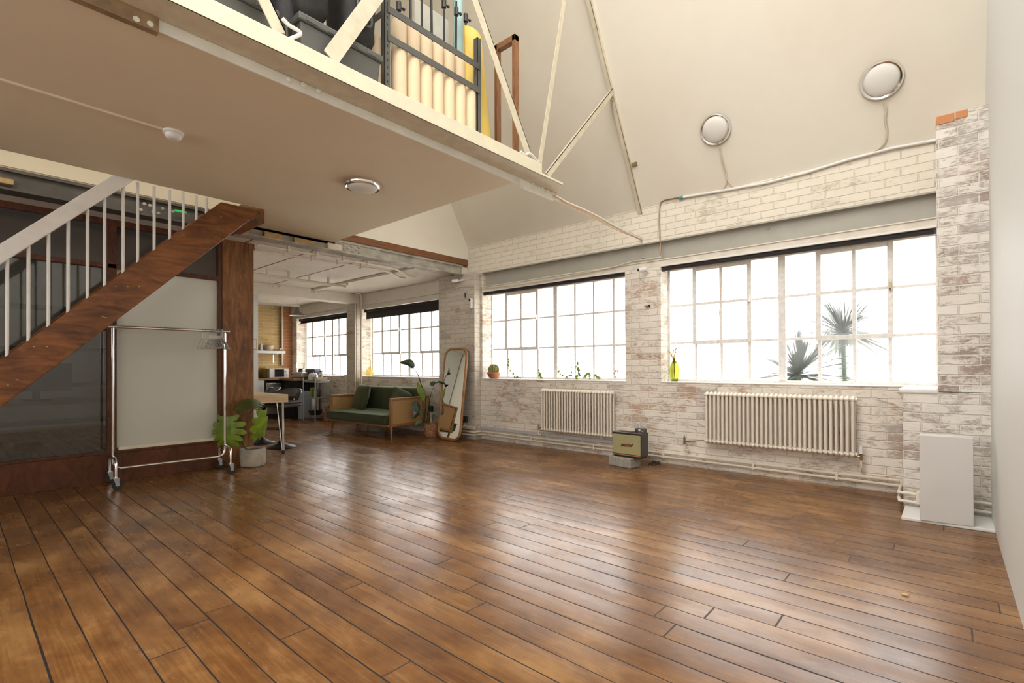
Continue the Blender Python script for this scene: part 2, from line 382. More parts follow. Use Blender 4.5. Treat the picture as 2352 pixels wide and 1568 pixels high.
# floor boards running along X
m, nt = newmat('floor_boards'); N = NT(nt); v = N.obj(); sep = N.n('SeparateXYZ'); N.link(v, sep.inputs[0]); X, Y = sep.outputs[0], sep.outputs[1]
wob = N.math('MULTIPLY', N.math('SUBTRACT', N.noise(N.mapping(v, (1.2, .2, 1)), 1, 2), .5), .012)
yy = N.math('DIVIDE', N.math('ADD', N.math('SUBTRACT', Y, .249-.1352*40), wob), .1352)
row = N.math('FLOOR', yy); fy = N.math('FRACT', yy)
wn = nt.nodes.new('ShaderNodeTexWhiteNoise'); wn.noise_dimensions = '1D'; N.link(row, wn.inputs['W']); r1 = wn.outputs['Value']
xx = N.math('DIVIDE', N.math('ADD', X, N.math('MULTIPLY', r1, 9.7)), 3.1); seg = N.math('FLOOR', xx); fx = N.math('FRACT', xx)
wn2 = nt.nodes.new('ShaderNodeTexWhiteNoise'); wn2.noise_dimensions = '2D'; cb = N.n('CombineXYZ'); N.link(row, cb.inputs[0]); N.link(seg, cb.inputs[1]); N.link(cb.outputs[0], wn2.inputs['Vector']); r2 = wn2.outputs['Value']
gy = N.math('MINIMUM', fy, N.math('SUBTRACT', 1, fy)); gx = N.math('MULTIPLY', N.math('MINIMUM', fx, N.math('SUBTRACT', 1, fx)), 23)
gw = N.math('ADD', .019, N.math('MULTIPLY', N.ramp(N.noise(N.mapping(v, (.9, 7.4, 1)), 1, 2), [(.4, 0), (.7, 1)]), .020))
gap = N.math('MAXIMUM', N.ramp(N.math('DIVIDE', gy, gw), [(.75, 1), (1.1, 0)]), N.math('MULTIPLY', N.ramp(gx, [(.02, 1), (.035, 0)]), .8))
off = N.n('VectorMath', op='ADD'); N.link(v, off.inputs[0]); cb2 = N.n('CombineXYZ'); N.link(N.math('MULTIPLY', r2, 37), cb2.inputs[2]); N.link(N.math('MULTIPLY', r2, 11), cb2.inputs[0]); N.link(cb2.outputs[0], off.inputs[1])
grain = N.noise(N.mapping(off.outputs[0], (1.6, 30, 1)), 1, 6, .65, 1.8); blot = N.noise(N.mapping(off.outputs[0], (.8, 1.5, 1)), 2.4, 4, .62, .6); blot2 = N.noise(N.mapping(v, (1.3, 1.9, 1)), 1.15, 5, .65, .4)
f = N.math('ADD', N.math('ADD', N.math('MULTIPLY', grain, .25), N.math('MULTIPLY', blot, .34)), N.math('ADD', N.math('MULTIPLY', blot2, .48), N.math('MULTIPLY', r2, .05)))
col = N.ramp(f, [(.33, (.050,.019,.008)), (.46, (.120,.047,.014)), (.57, (.205,.090,.027)), (.68, (.34,.175,.062))])
col = N.mix(N.math('MULTIPLY', N.ramp(N.noise(N.mapping(v, (2, 5, 1)), 1.7, 6, .75), [(.60, 0), (.74, 1)]), .35), col, (.40,.27,.17))
col = N.mix(N.math('MULTIPLY', N.ramp(N.noise(v, 1.9, 4, .7), [(.54, 0), (.68, 1)]), .45), col, (.10,.05,.03))
specks = N.ramp(N.noise(N.mapping(v, (14, 30, 1)), 2.2, 2), [(.74, 0), (.77, 1)])
col = N.mix(N.math('MULTIPLY', specks, .5), col, (.55,.40,.24))
col = N.mix(gap, col, (.012,.006,.004))
ro = N.math('ADD', .20, N.math('ADD', N.math('MULTIPLY', N.ramp(N.noise(N.mapping(v, (1, 2.5, 1)), 1.6, 3, .6), [(.35, 0), (.7, 1)]), .14), N.math('MULTIPLY', gap, .4)))
h = N.math('SUBTRACT', N.math('ADD', N.math('MULTIPLY', grain, .10), N.math('MULTIPLY', N.noise(N.mapping(v, (2.5, 6, 1)), 1.5, 1), .25)), N.math('MULTIPLY', gap, 1.3))
h = N.math('ADD', h, N.math('MULTIPLY', N.math('POWER', N.math('ABSOLUTE', N.math('SUBTRACT', fy, .5)), 2), -1.2))
N.out(col, ro, 0, N.bump(h, .30, .005), .5); M['floor'] = m
# ================================================================ SETTING
YW, YF, XR, SL = 5.635, 5.87, 0.245, 1.73
XG, ZC = -5.91, 2.66
struct('floor', MB().box((-12.6,-4,-.1),(XR+.1,YW+.3,0)), M['floor'])
# window wall: masonry below the sills, piers between the windows, brickwork above the steel beams
OPEN = {1: (-12.0,-9.515), 2: (-9.11,-6.60), 3: (-5.585,-3.05), 4: (-2.575,-.052)}
ZS, ZH = .962, 2.352
w = MB()
w.box((-12.6,YW,0),(XR+.2,YW+.42,ZS))
for a, b in ((-12.6,-12.0),(-9.515,-9.11),(-6.6,-5.585),(-3.05,-2.575),(-.052,XR+.2)): w.box((a,YW,ZS),(b,YW+.42,ZH))
struct('wall_window', w, M['brick'])
w = MB(); w.box((-5.585,YW,2.655),(XR+.2,YW+.42,3.10)); w.box((-6.3,YW,2.655),(-5.585,YW+.42,3.2))
struct('wall_above_beam', w, M['brick_light'])
w = MB(); w.box((-5.585,YW,ZH),(XR,YW+.42,2.432)); w.box((-5.585,YW-.012,2.422),(-.052,YW+.05,2.436))
struct('trim_1', w, M['lintel'], bevel=.004)
struct('sky_leak_block', MB().box((XG-.17,-4,2.66),(XG-.145,YW+.1,3.05)).box((-6.2,5.46,2.66),(XG-.03,YW+.05,3.2)), M['gable'])  # boxes added to block sky leaking in above kitchen ceiling and girder end
struct('wall_fill', MB().box((-6.35,YW+.02,2.3),(-5.578,YW+.42,3.25)), M['brick_light'])
# the lintel band and beam casing over the kitchen windows
w = MB(); w.box((-12.6,YW,ZH),(-6.3,YW+.42,2.43)); w.box((-12.6,YW-.03,2.43),(-6.3,YW+.42,ZC))
struct('trim_2', w, M['ceil'], bevel=.004)
w = MB(); w.box((-5.58,YW+.07,2.43),(XR,YW+.42,2.66)); w.box((-5.58,YW-.002,2.648),(XR,YW+.1,2.664)); w.box((-5.58,YW,2.43),(XR,YW+.1,2.437))
for x, y in ((1264,609),(1477,591),(1764,524)):
    p = AY(x, y, YW+.065); w.ball(p, .018, 12, 6, (1,.7,1))
beam = struct('trim_3', w, M['greybeam'])
# big brick pillar carrying the girder, right hand pier
struct('wall_pillar', MB().box((-6.482,5.49,0),(-5.616,YW+.05,2.66)).box((-6.30,YW-.05,2.60),(-5.60,YW+.02,2.66)), M['brick_dark'])
w = MB().box((-.273,5.146,0),(XR+.05,YW+.05,.945)).box((-.054,5.146,.94),(XR+.05,YW+.05,3.11))
struct('wall_pier', w, M['brick_right'])
w = MB().box((-.15-.008,5.150,3.04),(-.05+.1,5.3,3.10)); 
b = MB().box((-.056,5.14,3.045),(.055,5.25,3.112)).box((.062,5.14,3.055),(.13,5.25,3.116))
tag(b.build('loose_brick', M['brick_orange'], origin=(0,5.2,3.04), bevel=.004), 'bare orange bricks showing at the top left corner of the white pier', 'brick')
# sills
for i, (a, b) in OPEN.items():
    k = MB().box((a-.004, YW-.008, ZS-.006),(b+.004, YW+.26, ZS+.008))
    struct('trim_%d' % (3+i), k, M['whitepaint'], bevel=.004)
struct('trim_8', MB().box((-.30,5.135,.925),(-.05,YW+.02,.966)), M['whitepaint'], bevel=.012)
# sloped plaster ceiling on the window side, unseen far roof with a roof light added for brightness, ridge
YR = 3.3; ZR = 3.10+SL*(YW-YR)
w = MB(); w.prism([(XG-.3,YW+.0,3.10),(XR+.2,YW+.0,3.10),(XR+.2,YR,ZR),(XG-.3,YR,ZR)], (0,.25,.14))
struct('ceiling_slope', w, M['slope'])
def zo(y): return ZR + (y-YR)*(ZR-3.1)/(YR+4.0)
lights = [(-2.45,-.10)]
ys = (-2.6, 3.2)
w = MB()
def rp(x0, x1, y0, y1): w.prism([(x0,y0,zo(y0)),(x1,y0,zo(y0)),(x1,y1,zo(y1)),(x0,y1,zo(y1))], (0,-.1,.2))
rp(XG-.3, XR+.2, -4, ys[0]); rp(XG-.3, XR+.2, ys[1], YR)
xs = [XG-.3]+[q for l in sorted(lights) for q in l]+[XR+.2]
for k in range(0, len(xs), 2): rp(xs[k], xs[k+1], ys[0], ys[1])
struct('ceiling_far_slope', w, M['slope'])
struct('wall_right', MB().box((XR,-4,0),(XR+.15,YW+.1,ZR+.3)), M['rwall'])
struct('wall_back', MB().box((-12.6,-4.1,0),(-5.6,-4,4.2)).box((-5.6,-4.1,0),(-.25,-4,1.2)).box((-5.6,-4.1,2.5),(-.25,-4,4.2)).box((-.25,-4.1,0),(XR+.2,-4,4.2)), M['gable'])
w = MB()
for k in range(7): w.box((-5.6+k*5.35/6-.02,-4.06,1.2),(-5.6+k*5.35/6+.02,-4.02,2.5))
for z in (1.22,1.85,2.48): w.box((-5.6,-4.06,z-.02),(-.25,-4.02,z+.02))
struct('window_5', w, M['sillpaint'])  # unseen rear windows, added behind the camera to brighten the room
struct('wall_far', MB().prism([(XG,5.635,2.91),(XG,5.635,3.10),(XG,YR,ZR),(XG,-4,3.1),(XG,-4,2.91)], (-.1,0,0)), M['gable'])
struct('trim_9', MB().box((XG+.005,3.2,2.815),(XG-.05,5.625,2.905)).box((XG-.015,3.0,2.79),(XG-.08,5.62,2.82)), M['trim'], bevel=.004)
# kitchen ceiling, cross beam, walls
struct('ceiling_kitchen', MB().box((-12.6,-4,ZC),(XG-.15,YW+.3,ZC+.1)), M['ceil'])
w = MB()
for y in (2.35, 3.10, 3.85): w.box((-9.1,y-.006,ZC-.004),(XG,y+.006,ZC+.001))
for y in (3.3,): w.box((-12.2,y-.006,ZC-.004),(-9.3,y+.006,ZC+.001))
struct('trim_10', w, M['cedar'])
struct('trim_11', MB().box((-9.36,1.5,2.465),(-9.11,YW+.05,ZC)), M['ceil'], bevel=.005)
a0 = AZ(755,664,2.63); a1 = AZ(985,622,2.63)
struct('trim_12', MB().box((-9.1,4.58,2.625),(XG-.05,4.68,ZC)), M['ceil'], bevel=.003)
struct('wall_kitchen', MB().box((-12.6,2.3,0),(-12.25,5.47,ZC)), M['brick_yellow'])
struct('wall_kitchen_corner', MB().box((-12.65,5.40,0),(-12.235,YW+.02,ZC)), M['brick_orange'])
struct('wall_kitchen_end', MB().box((-10.78,2.45,0),(-10.64,4.19,ZC)), M['rwall'])
struct('baseboard_kitchen', MB().box((-10.64,2.45,0),(-10.625,4.19,.12)), M['white'])
struct('wall_office', MB().box((-10.78,2.34,0),(-6.45,2.42,ZC)), M['gable'])
struct('wall_office_left', MB().box((-12.7,-4,0),(-12.55,2.5,ZC)), M['ceil'])
struct('wall_column', MB().box((-9.50,YW-.10,0),(-9.13,YW+.05,ZC)), M['brick_dark'])
# white painted plinth on the floor by the pier
struct('trim_13', MB().prism([(-.262,5.146,0),(-.262,4.70,0),(XR,4.735,0),(XR,5.146,0)][::-1], (0,0,.022)), M['white'], bevel=.004)
# windows
def lin(a, b, n): return [a+(b-a)*i/n for i in range(n+1)]
ZROW = [.985, 1.437, 1.889, 2.345]
WCOL = {4: [-2.552,-2.241,-1.946,-1.644,-1.314,-.974,-.679,-.40,-.081], 3: [-5.57,-5.25,-4.95,-4.64,-4.294,-3.966,-3.657,-3.345,-3.04],
        2: [-9.02,-8.66,-8.38,-8.09,-7.765,-7.41,-7.11,-6.81,-6.56], 1: [-11.93,-11.6,-11.3,-11.03,-10.66,-10.36,-10.06,-9.78,-9.5]}
for i, cols in WCOL.items():
    root = bpy.data.objects.new('window_%d' % i, None); COL.objects.link(root); root['kind'] = 'structure'; WM[root.name] = Matrix.Translation((cols[0], YF, ZS)); root.location = (cols[0], YF, ZS)
    f = MB(); t = .019
    x0, x1 = cols[0]-.02, cols[-1]+.03
    f.box((x0-.02,YF-.02,ZS+.005),(x0+.02,YF+.03,ZH)); f.box((x1-.02,YF-.02,ZS+.005),(x1+.02,YF+.03,ZH))
    f.box((x0+.02,YF-.02,ZS+.005),(x1-.02,YF+.03,ZS+.035)); f.box((x0+.02,YF-.02,2.318),(x1-.02,YF+.03,ZH))
    for c in cols[1:-1]:
        k = .034 if c == cols[4] else t*.78
        f.box((c-k,YF-(.03 if k > .02 else .0035),ZS+.035),(c+k,YF+.025,2.318))
    for z in ZROW[1:-1]: f.box((x0+.02,YF-.0015,z-.0125),(x1-.02,YF+.02,z+.0125))
    f.build('window_frame', M['sillpaint'], root, bevel=.003)
    p = MB(); p.box((x0,YF+.004,ZS+.02),(x1,YF+.008,2.335)); p.build('window_pane', M['pane'], root)
    cas = [(1,3)] + ([(5,7)] if i in (1,2,4) else [])
    for (a, b) in cas:
        c = MB(); xa, xb = cols[a]-.028, cols[b]+.028; za, zb = ZROW[1]-.026, 2.325; q = .046
        c.box((xa,YF-.035,za),(xa+q,YF-.004,zb)); c.box((xb-q,YF-.035,za),(xb,YF-.004,zb)); c.box((xa+q,YF-.035,za),(xb-q,YF-.004,za+q)); c.box((xa+q,YF-.035,zb-q),(xb-q,YF-.004,zb))
        xm = cols[a+1]; c.box((xm-.015,YF-.031,za+q),(xm+.015,YF-.004,zb-q)); c.box((xa+q,YF-.029,ZROW[2]-.014),(xb-q,YF-.004,ZROW[2]+.014))
        o = c.build('casement', M['sillpaint'], root, bevel=.003)
        h = MB(); h.box((xb-.03,YF-.06,1.86),(xb-.012,YF-.035,1.93)); h.ball((xb-.021,YF-.065,1.87), .012, 8, 6)
        h.build('window_handle', M['sillpaint'] if i != 4 or a == 1 else M['brass'], root)
# small dark patch catch on the right hand casement of window 4
# blinds
def blind(i, a, b, z, drop, label, z0=0):
    t = thing('roller_blind', label, 'window blind', ((a+b)/2, YW+.06, z), group=None)
    k = MB(); k.cyl((a+.02,YW+.045,z),(b-.02,YW+.045,z),.026,n=16); k.build('blind_tube', M['blind'], t, smooth=True)
    MB().box((a,YW+.03,z-.03),(a+.02,YW+.08,z+.035)).build('bracket', M['blackpl'], t); MB().box((b-.02,YW+.03,z-.03),(b,YW+.08,z+.035)).build('bracket', M['blackpl'], t)
    if drop:
        k = MB(); k.box((a+.03,YW+.062,z-drop),(b-.03,YW+.066,z)); k.build('blind_fabric', M['blind'], t); MB().box((a+.03,YW+.058,z-drop-.012),(b-.03,YW+.070,z-drop+.012)).build('bottom_bar', M['blind'], t)
    return t
blind(4, -2.575, -.06, 2.325, 0, 'rolled-up black blind across the top of the widest, right hand window')
blind(3, -5.60, -3.055, 2.325, 0, 'rolled-up black blind across the window above the smaller radiator')
b2 = blind(2, -9.05, -6.61, 2.315, .155, 'black roller blind pulled down a little over the window behind the sofa')
blind(1, -11.95, -9.52, 2.315, .075, 'black roller blind at the kitchen window farthest left')
for i, (a, b) in OPEN.items():
    struct('trim_%d' % (13+i), MB().box((a,YW-.004,ZH-.005),(b,YW+.05,ZH+.014)), M['whitepaint'], bevel=.003)

# ================================================================ OUTSIDE
struct('ground_outside', MB().box((-14,YF+.2,-.3),(4,14,-.05)), M['outwall'])
# ================================================================ LOFT, TRUSS, STAIRS, PARTITION
def AD(x, y, d): return CAM + ray(x, y)*d
XT = -2.81; ZSF = 2.76
w = MB()
w.box((-5.21,-4,ZSF),(XT-.01,3.25,ZSF+.16)); w.box((XG,2.10,ZSF),(-5.21,3.25,ZSF+.16)); w.box((XG,-4,ZSF+.075),(-5.865,2.1,ZSF+.16)); w.box((-3.35,3.25,ZSF+.14),(XT-.01,3.46,ZSF+.16))
struct('ceiling_loft', w, M['soffit'])
struct('trim_20', MB().box((-5.86,2.085,2.62),(-5.21,2.115,ZSF+.16)), M['stringer'])
struct('trim_21', MB().box((XG+.012,-4,2.822),(XG+.03,2.1,3.3)), M['soffit'])
# fascia of the loft: cream plank on a projecting steel shelf
fb = thing('loft_edge_beam', 'cream painted plank and steel shelf along the front edge of the loft', 'beam', (XT,0,ZSF))
MB().box((-2.665,-4,2.828),(-2.64,3.407,2.922)).box((XT,-4,2.90),(-2.666,3.407,2.918)).build('fascia_plank', M['cream'], fb, bevel=.003)
q = MB(); q.prism([(XT,-4,2.812),(-2.628,-4,2.812),(-2.628,3.70,2.812),(XT,3.86,2.812)][::-1], (0,0,.012)); q.build('steel_shelf', M['trussp'], fb)
MB().box((-2.634,-4,2.812),(-2.626,3.70,2.832)).build('shelf_lip', M['cream'], fb)
def bar(mb, a, b, w, t): return mb.beam(a, b, w, t, (1,0,0))   # flat bar lying in the truss plane: w across, t thick
tr = thing('roof_truss', 'slender cream painted steel roof truss rising from the loft edge to the slope', 'truss', (XT,0,ZSF))
MB().box((XT-.012,-4,2.752),(XT,3.80,2.812)).box((XT-.012,3.30,2.735),(XT+.004,3.80,2.80)).build('bottom_chord', M['lowchord'], tr, bevel=.002)
q = MB(); q.beam((XT,3.78,2.768),(XT,YW+.02,2.712), .012, .03, (0,0,1)); q.build('tie_bar', M['trussp'], tr)
q = MB()
for x, y in ((664,183),(697,195),(732,209),(1211,413),(1224,420),(1237,427),(1245,432),(1256,438),(1268,444)):
    p = AX(x, y, XT+.004); q.ball(p, .017, 12, 6, (.7,1,1))
q.build('rivets', M['lowchord'], tr, smooth=True)['kind'] = 'stuff'
def truss_member(name, pts, wid, mat='trussp', ang=True, X=XT+.0):
    a, b = [AX(x, y, X) for x, y in pts]; q = MB(); d = (b-a).normalized(); n = V((1,0,0)).cross(d)
    q.beam(a, b, .007, wid, n)         # leaf in the truss plane
    if ang: q.beam(a+n*(wid/2)+V((-.02,0,0)), b+n*(wid/2)+V((-.02,0,0)), .045, .006, n)
    return q.build(name, M[mat], tr)
def bar2(name, a, b, wid, depth=.045, side=1, mat='trussp'):
    a, b = V(a), V(b); d = (b-a).normalized(); n = V((1,0,0)).cross(d).normalized(); q = MB()
    def P(p, s, x): return p + n*(s*wid/2) + V((x,0,0))
    q.prism([P(a,-1,0),P(b,-1,0),P(b,1,0),P(a,1,0)], (-.007,0,0))
    if depth: q.prism([P(a,side,0),P(b,side,0),P(b,side,-depth),P(a,side,-depth)], n*(-side*.007))
    return q.build(name, M[mat], tr)
def TX(x, y, X=XT): return AX(x, y, X)
r0 = TX(1477,492); r1 = TX(1358,0); r1 = r0+(r1-r0)*1.75
bar2('rafter', r0, r1, .05, .05, 1)
bar2('vertical_strut', TX(1241,372), TX(1241,372)+(TX(1297,0)-TX(1241,372))*1.6, .05, .0)
bar2('brace', TX(1259,402), TX(1418,197), .055, .03, 1)
q = TX(1213,350); bar2('diagonal', q, q+(TX(1092,0)-q)*1.7, .085, .055, -1)
q = TX(760,132); bar2('diagonal', q, q+(TX(872,-22)-q)*2.2, .10, .0)
q = TX(644,76); bar2('diagonal', q, q+(TX(608,0)-q)*3, .075, .07, -1)
q = MB(); c = TX(1416,212); q.box((XT-.01,c.y-.06,c.z-.07),(XT-.004,c.y+.06,c.z+.05)); q.build('gusset', M['trussp'], tr)
c = TX(1452,380); q = MB(); q.box((XT-.06,c.y-.02,c.z-.02),(XT+.07,c.y+.01,c.z+.025)); q.build('cleat', M['brass'], tr)
tag(MB().tube(spline([AX(*p,-2.78) for p in ((648,42),(664,58),(684,70),(690,77),(684,82),(664,90))], 5), .011, 8).build('bent_tube', M['whitepaint'], origin=AX(664,70,-2.78), smooth=True), 'bent white tube sticking out above the loft edge beside the black crate', 'tube')
fr_ = MB()
a = AX(362,75,XT+.012); b = AX(362,75,XT+.012)
fp = thing('rusty_splice_plate', 'brown rusty perforated steel plate bolted under the loft edge at top left', 'plate', (XT,.64,2.78))
ya = AX(158,0,XT).y; yb = AX(364,70,XT).y
MB().box((XT+.002,ya-.5,2.748),(XT+.012,yb,2.815)).box((XT-.03,ya-.5,2.740),(XT+.012,yb,2.750)).build('plate', M['girderd'], fp, bevel=.003)
q = MB()
for x, y in ((313,44),(345,55)):
    p = AX(x, y, XT+.012); q.cyl(p+V((-.002,0,0)), p+V((.003,0,0)), .013, n=14)
q.build('holes', M['lowchord'], fp)['kind'] = 'stuff'
fp_m = plain('rusty_plate', (.30,.2,.11), .6, .1, var=.3, vs=14)
for c in fp.children: c.data.materials[0] = fp_m if c.name.startswith('plate') else M['lowchord']

# riveted girder at the back, carrying the soffit and the gable
gd = thing('riveted_girder', 'riveted steel girder spanning to the brick pillar above the kitchen opening', 'girder', (XG,0,2.64))
q = MB(); q.cur = 0
q.box((XG-.03,2.1,2.655),(XG-.012,5.5,2.83)); q.box((XG-.14,2.1,2.64),(XG+.045,5.5,2.657)); q.box((XG-.14,3.3,2.775),(XG+.02,5.5,2.79)); q.box((XG-.05,5.38,2.6),(XG+.0,5.5,2.66))
q.box((XG-.012,3.28,2.66),(XG+.004,3.95,2.80))
q.cur = 1
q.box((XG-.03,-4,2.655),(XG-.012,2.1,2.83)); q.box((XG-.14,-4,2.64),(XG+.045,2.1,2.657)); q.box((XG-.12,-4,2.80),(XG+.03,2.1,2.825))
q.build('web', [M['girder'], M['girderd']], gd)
q = MB()
for x, y in ((780,561),(791,563),(808,565.5),(824,568),(799,569),(817,572.5),(791,574),(808,577),(825,579)):
    q.ball(AX(x, y, XG+.006), .020, 10, 6, (.7,1,1))
for x, y in ((332,468),(345,472),(374,479),(352,487),(324,482),(364,490),(398,486)): q.ball(AX(x, y, XG-.010), .018, 10, 6, (.7,1,1))
q.build('rivets', M['girder'], gd, smooth=True)['kind'] = 'stuff'
pk = None
for k, (x0, x1, hz) in enumerate(((540,571,.05),(606,647,.062),(675,722,.058),(752,783,.075))):
    ya, yb = AX(x0, 540, XG+.02).y, AX(x1, 550, XG+.02).y
    lab = ['yellow timber packer beside the top of the stair', 'longest yellow timber packer on the girder flange', 'yellow timber packer on the girder, second from the rivets', 'reddish timber packer right beside the girder rivets'][k]
    single('timber_packer', MB().box((XG-.01,ya,2.658),(XG+.04,yb,2.658+hz)), M['packer'] if k < 3 else M['pipe'], lab, 'timber block', (XG,(ya+yb)/2,2.658), 'timber packers on the girder', bevel=.003)
ya = AX(31,420,XG+.02).y
single('timber_packer', MB().box((XG-.01,ya-.3,2.69),(XG+.04,ya,2.735)), M['packer'], 'yellow timber packer at the far left edge above the glazed partition', 'timber block', (XG,ya,2.7), 'timber packers on the girder', bevel=.003)
struct('trim_22', MB().box((XG-.012,2.15,2.73),(XG-.02,3.28,2.76)), M['black'])  # black strip standing in for the shade in the gap above the packers

# staircase
XS = -5.25
st = thing('staircase', 'brown timber stair with white handrail and thin white balusters climbing to the loft', 'staircase', (XS,-.9,0))
def zt(y): return 1.209+(y-.246)*1.04
q = MB(); y0, y1 = -.95, 1.735
poly = [(XS,y0,zt(y0)),(XS,y1,zt(y1)),(XS,2.10,2.757),(XS,2.08,2.71),(XS,y0+.33,0),(XS,y0,0)]
poly = [(XS,-.917,0),(XS,-.60,0),(XS,2.055,2.70),(XS,2.11,2.752),(XS,1.73,2.752)]
q.prism(poly, (-.045,0,0)); q.build('stringer', M['stringer'], st, bevel=.006)
q = MB(); q.prism([(XS-.57,p[1],p[2]) for p in poly], (-.045,0,0)); q.build('stringer', M['stringer'], st, bevel=.006)
for k in range(13):
    z = .21*(k+1); y = .246+(z-1.209)/1.04+.02
    if z > 2.7: break
    MB().box((XS-.60,y,z-.035),(XS+.001,y+.235,z-.002)).build('tread', M['stringer'], st, bevel=.004)
q = MB(); ha = AX(0,584,XS); hb = AX(284,408,XS); d = (hb-ha).normalized(); ha = ha-d*1.5; hb = hb+d*.15
q.beam(ha, hb, .045, .105, (0,0,1)); q.build('handrail', M['whitepaint'], st, bevel=.008)
zr = lambda y: ha.z+(y-ha.y)*(hb.z-ha.z)/(hb.y-ha.y)-.06
for k in range(-7, 14):
    y = .283+k*.1115
    if k >= 0: y = [.283,.397,.509,.624,.743,.852,.976,1.076,1.195,1.312,1.417,1.522,1.606,1.70][k]
    zb = max(.05, zt(y)-.03); zz = min(zr(y), 2.762)
    if zz > zb+.05 and y < 1.66: MB().cyl((XS-.018,y,zb),(XS-.018,y,zz),.0115,n=10).build('baluster', M['whitepaint'], st, smooth=True)
q = MB()
for x, y in ((78,796),(108,796),(266,657),(293,658),(320,658),(40,872),(18,884),(236,727),(242,729),(508,498),(350,595),(422,539)):
    p = AX(x, y, XS+.001); q.ball(p, .0055, 8, 4, (.3,1.4,.7))
q.build('screw_heads', M['packer'], st)['kind'] = 'stuff'

# glazed partition
XP = -6.37
pt = bpy.data.objects.new('wall_partition', None); COL.objects.link(pt); pt['kind'] = 'structure'; pt.location = (XP,0,0); WM[pt.name] = Matrix.Translation((XP,0,0))
q = MB()
for a, b in ((1.05,1.127),(2.062,2.106)): q.box((XP-.06,a,.30),(XP+.012,b,2.64))
q.box((XP-.06,-3.9,2.60),(XP+.02,2.46,2.685)); q.box((XP-.06,-3.9,2.165),(XP+.012,2.07,2.213)); q.box((XP-.06,-3.9,.285),(XP+.016,2.11,.312)); q.box((XP-.06,-.45,.3),(XP+.012,-.37,2.64)); q.box((XP-.06,-1.95,.3),(XP+.012,-1.87,2.64))
q.build('frame', M['pframe'], pt, bevel=.004)
MB().box((XP-.05,-3.9,0),(XP+.008,2.11,.292)).build('base_board', M['plyh'], pt, bevel=.003)
MB().box((XP-.02,1.14,.312),(XP+.008,2.062,.345)).build('bottom_bead', M['cream'], pt, bevel=.003)
MB().box((XP-.03,1.127,.33),(XP-.026,2.07,2.17)).build('frosted_pane', M['pane_frost'], pt)
q = MB(); q.box((XP-.03,-3.9,.31),(XP-.026,1.06,2.17)); q.build('clear_pane', M['pane_dark'], pt)
q = MB(); q.box((XP-.03,-3.9,2.21),(XP-.026,1.06,2.61)); q.box((XP-.03,1.12,2.21),(XP-.026,2.07,2.61)); q.build('upper_pane', M['pane_top'], pt)
MB().box((XP-.07,2.104,0),(XP+.022,2.45,2.70)).box((XP-.09,2.40,0),(XP-.02,2.452,2.7)).build('plywood_post', M['ply'], pt, bevel=.003)
# office beyond
dk = thing('office_desk', 'long pale desk seen dimly through the dark glass partition', 'desk', (-7.35,.2,0))
MB().box((-8.0,-2.2,.765),(-7.05,1.9,.80)).build('desk_top', M['beech'], dk, bevel=.004)
for y in (-2.0, 1.8):
    MB().box((-7.95,y-.03,0),(-7.9,y+.03,.765)).build('leg', M['blackmt'], dk); MB().box((-7.15,y-.03,0),(-7.1,y+.03,.765)).build('leg', M['blackmt'], dk)
mo = thing('computer_monitor', 'pale monitor standing on the desk behind the glass partition', 'monitor', (-7.5,.62,.80))
MB().box((-7.52,.38,.90),(-7.49,.92,1.21)).build('display', M['screen'], mo, bevel=.004)
MB().box((-7.56,.60,.80),(-7.50,.66,.95)).box((-7.6,.52,.80),(-7.42,.74,.812)).build('stand', M['blackpl'], mo)
for k in range(3):
    lab = ['grey archive box at the left end of the office desk', 'grey archive box in the middle of the office desk behind the glass', 'grey archive box nearest the brown mullion on the office desk'][k]
    single('archive_box', MB().box((-7.75,(-.5,.0,1.3)[k],.80),(-7.4,(-.1,.3,1.62)[k],.92+.05*(k%2))), M['greypl'], lab, 'box', (-7.6,-.1+k*.6,.80), 'boxes on the office desk', bevel=.005)
fs = thing('office_stool', 'small pale round stool under the office desk behind the glass', 'stool', (-6.95,.52,0))
MB().lathe([(.02,.30),(.10,.34),(.11,.38),(.09,.40),(.02,.405)], (-6.95,.52,0), 20).build('seat', M['blackpl'], fs, smooth=True)
MB().cyl((-6.95,.52,.0),(-6.95,.52,.32),.03).build('leg', M['blackmt'], fs)
sh = thing('office_shelf', 'dark shelving unit at the back of the office behind the glass', 'shelf', (-9.2,1.2,0))
MB().box((-9.4,.3,0),(-9.0,.34,2.0)).build('side_panel', M['greypl'], sh); MB().box((-9.4,2.1,0),(-9.0,2.14,2.0)).build('side_panel', M['greypl'], sh)
for z in (.4,.9,1.4,1.95): MB().box((-9.4,.3,z),(-9.0,2.14,z+.04)).build('shelf_board', M['greypl'], sh)
single('exit_sign', MB().box((XG+.05,1.50,2.735),(XG+.07,1.60,2.752)), plain('green_sign', (.02,.5,.08), .4, Emission_Color=(.02,.8,.1,1), Emission_Strength=.04), 'small glowing green sign peeking out beside the top of the stair', 'sign', (XG+.06,1.55,2.74))

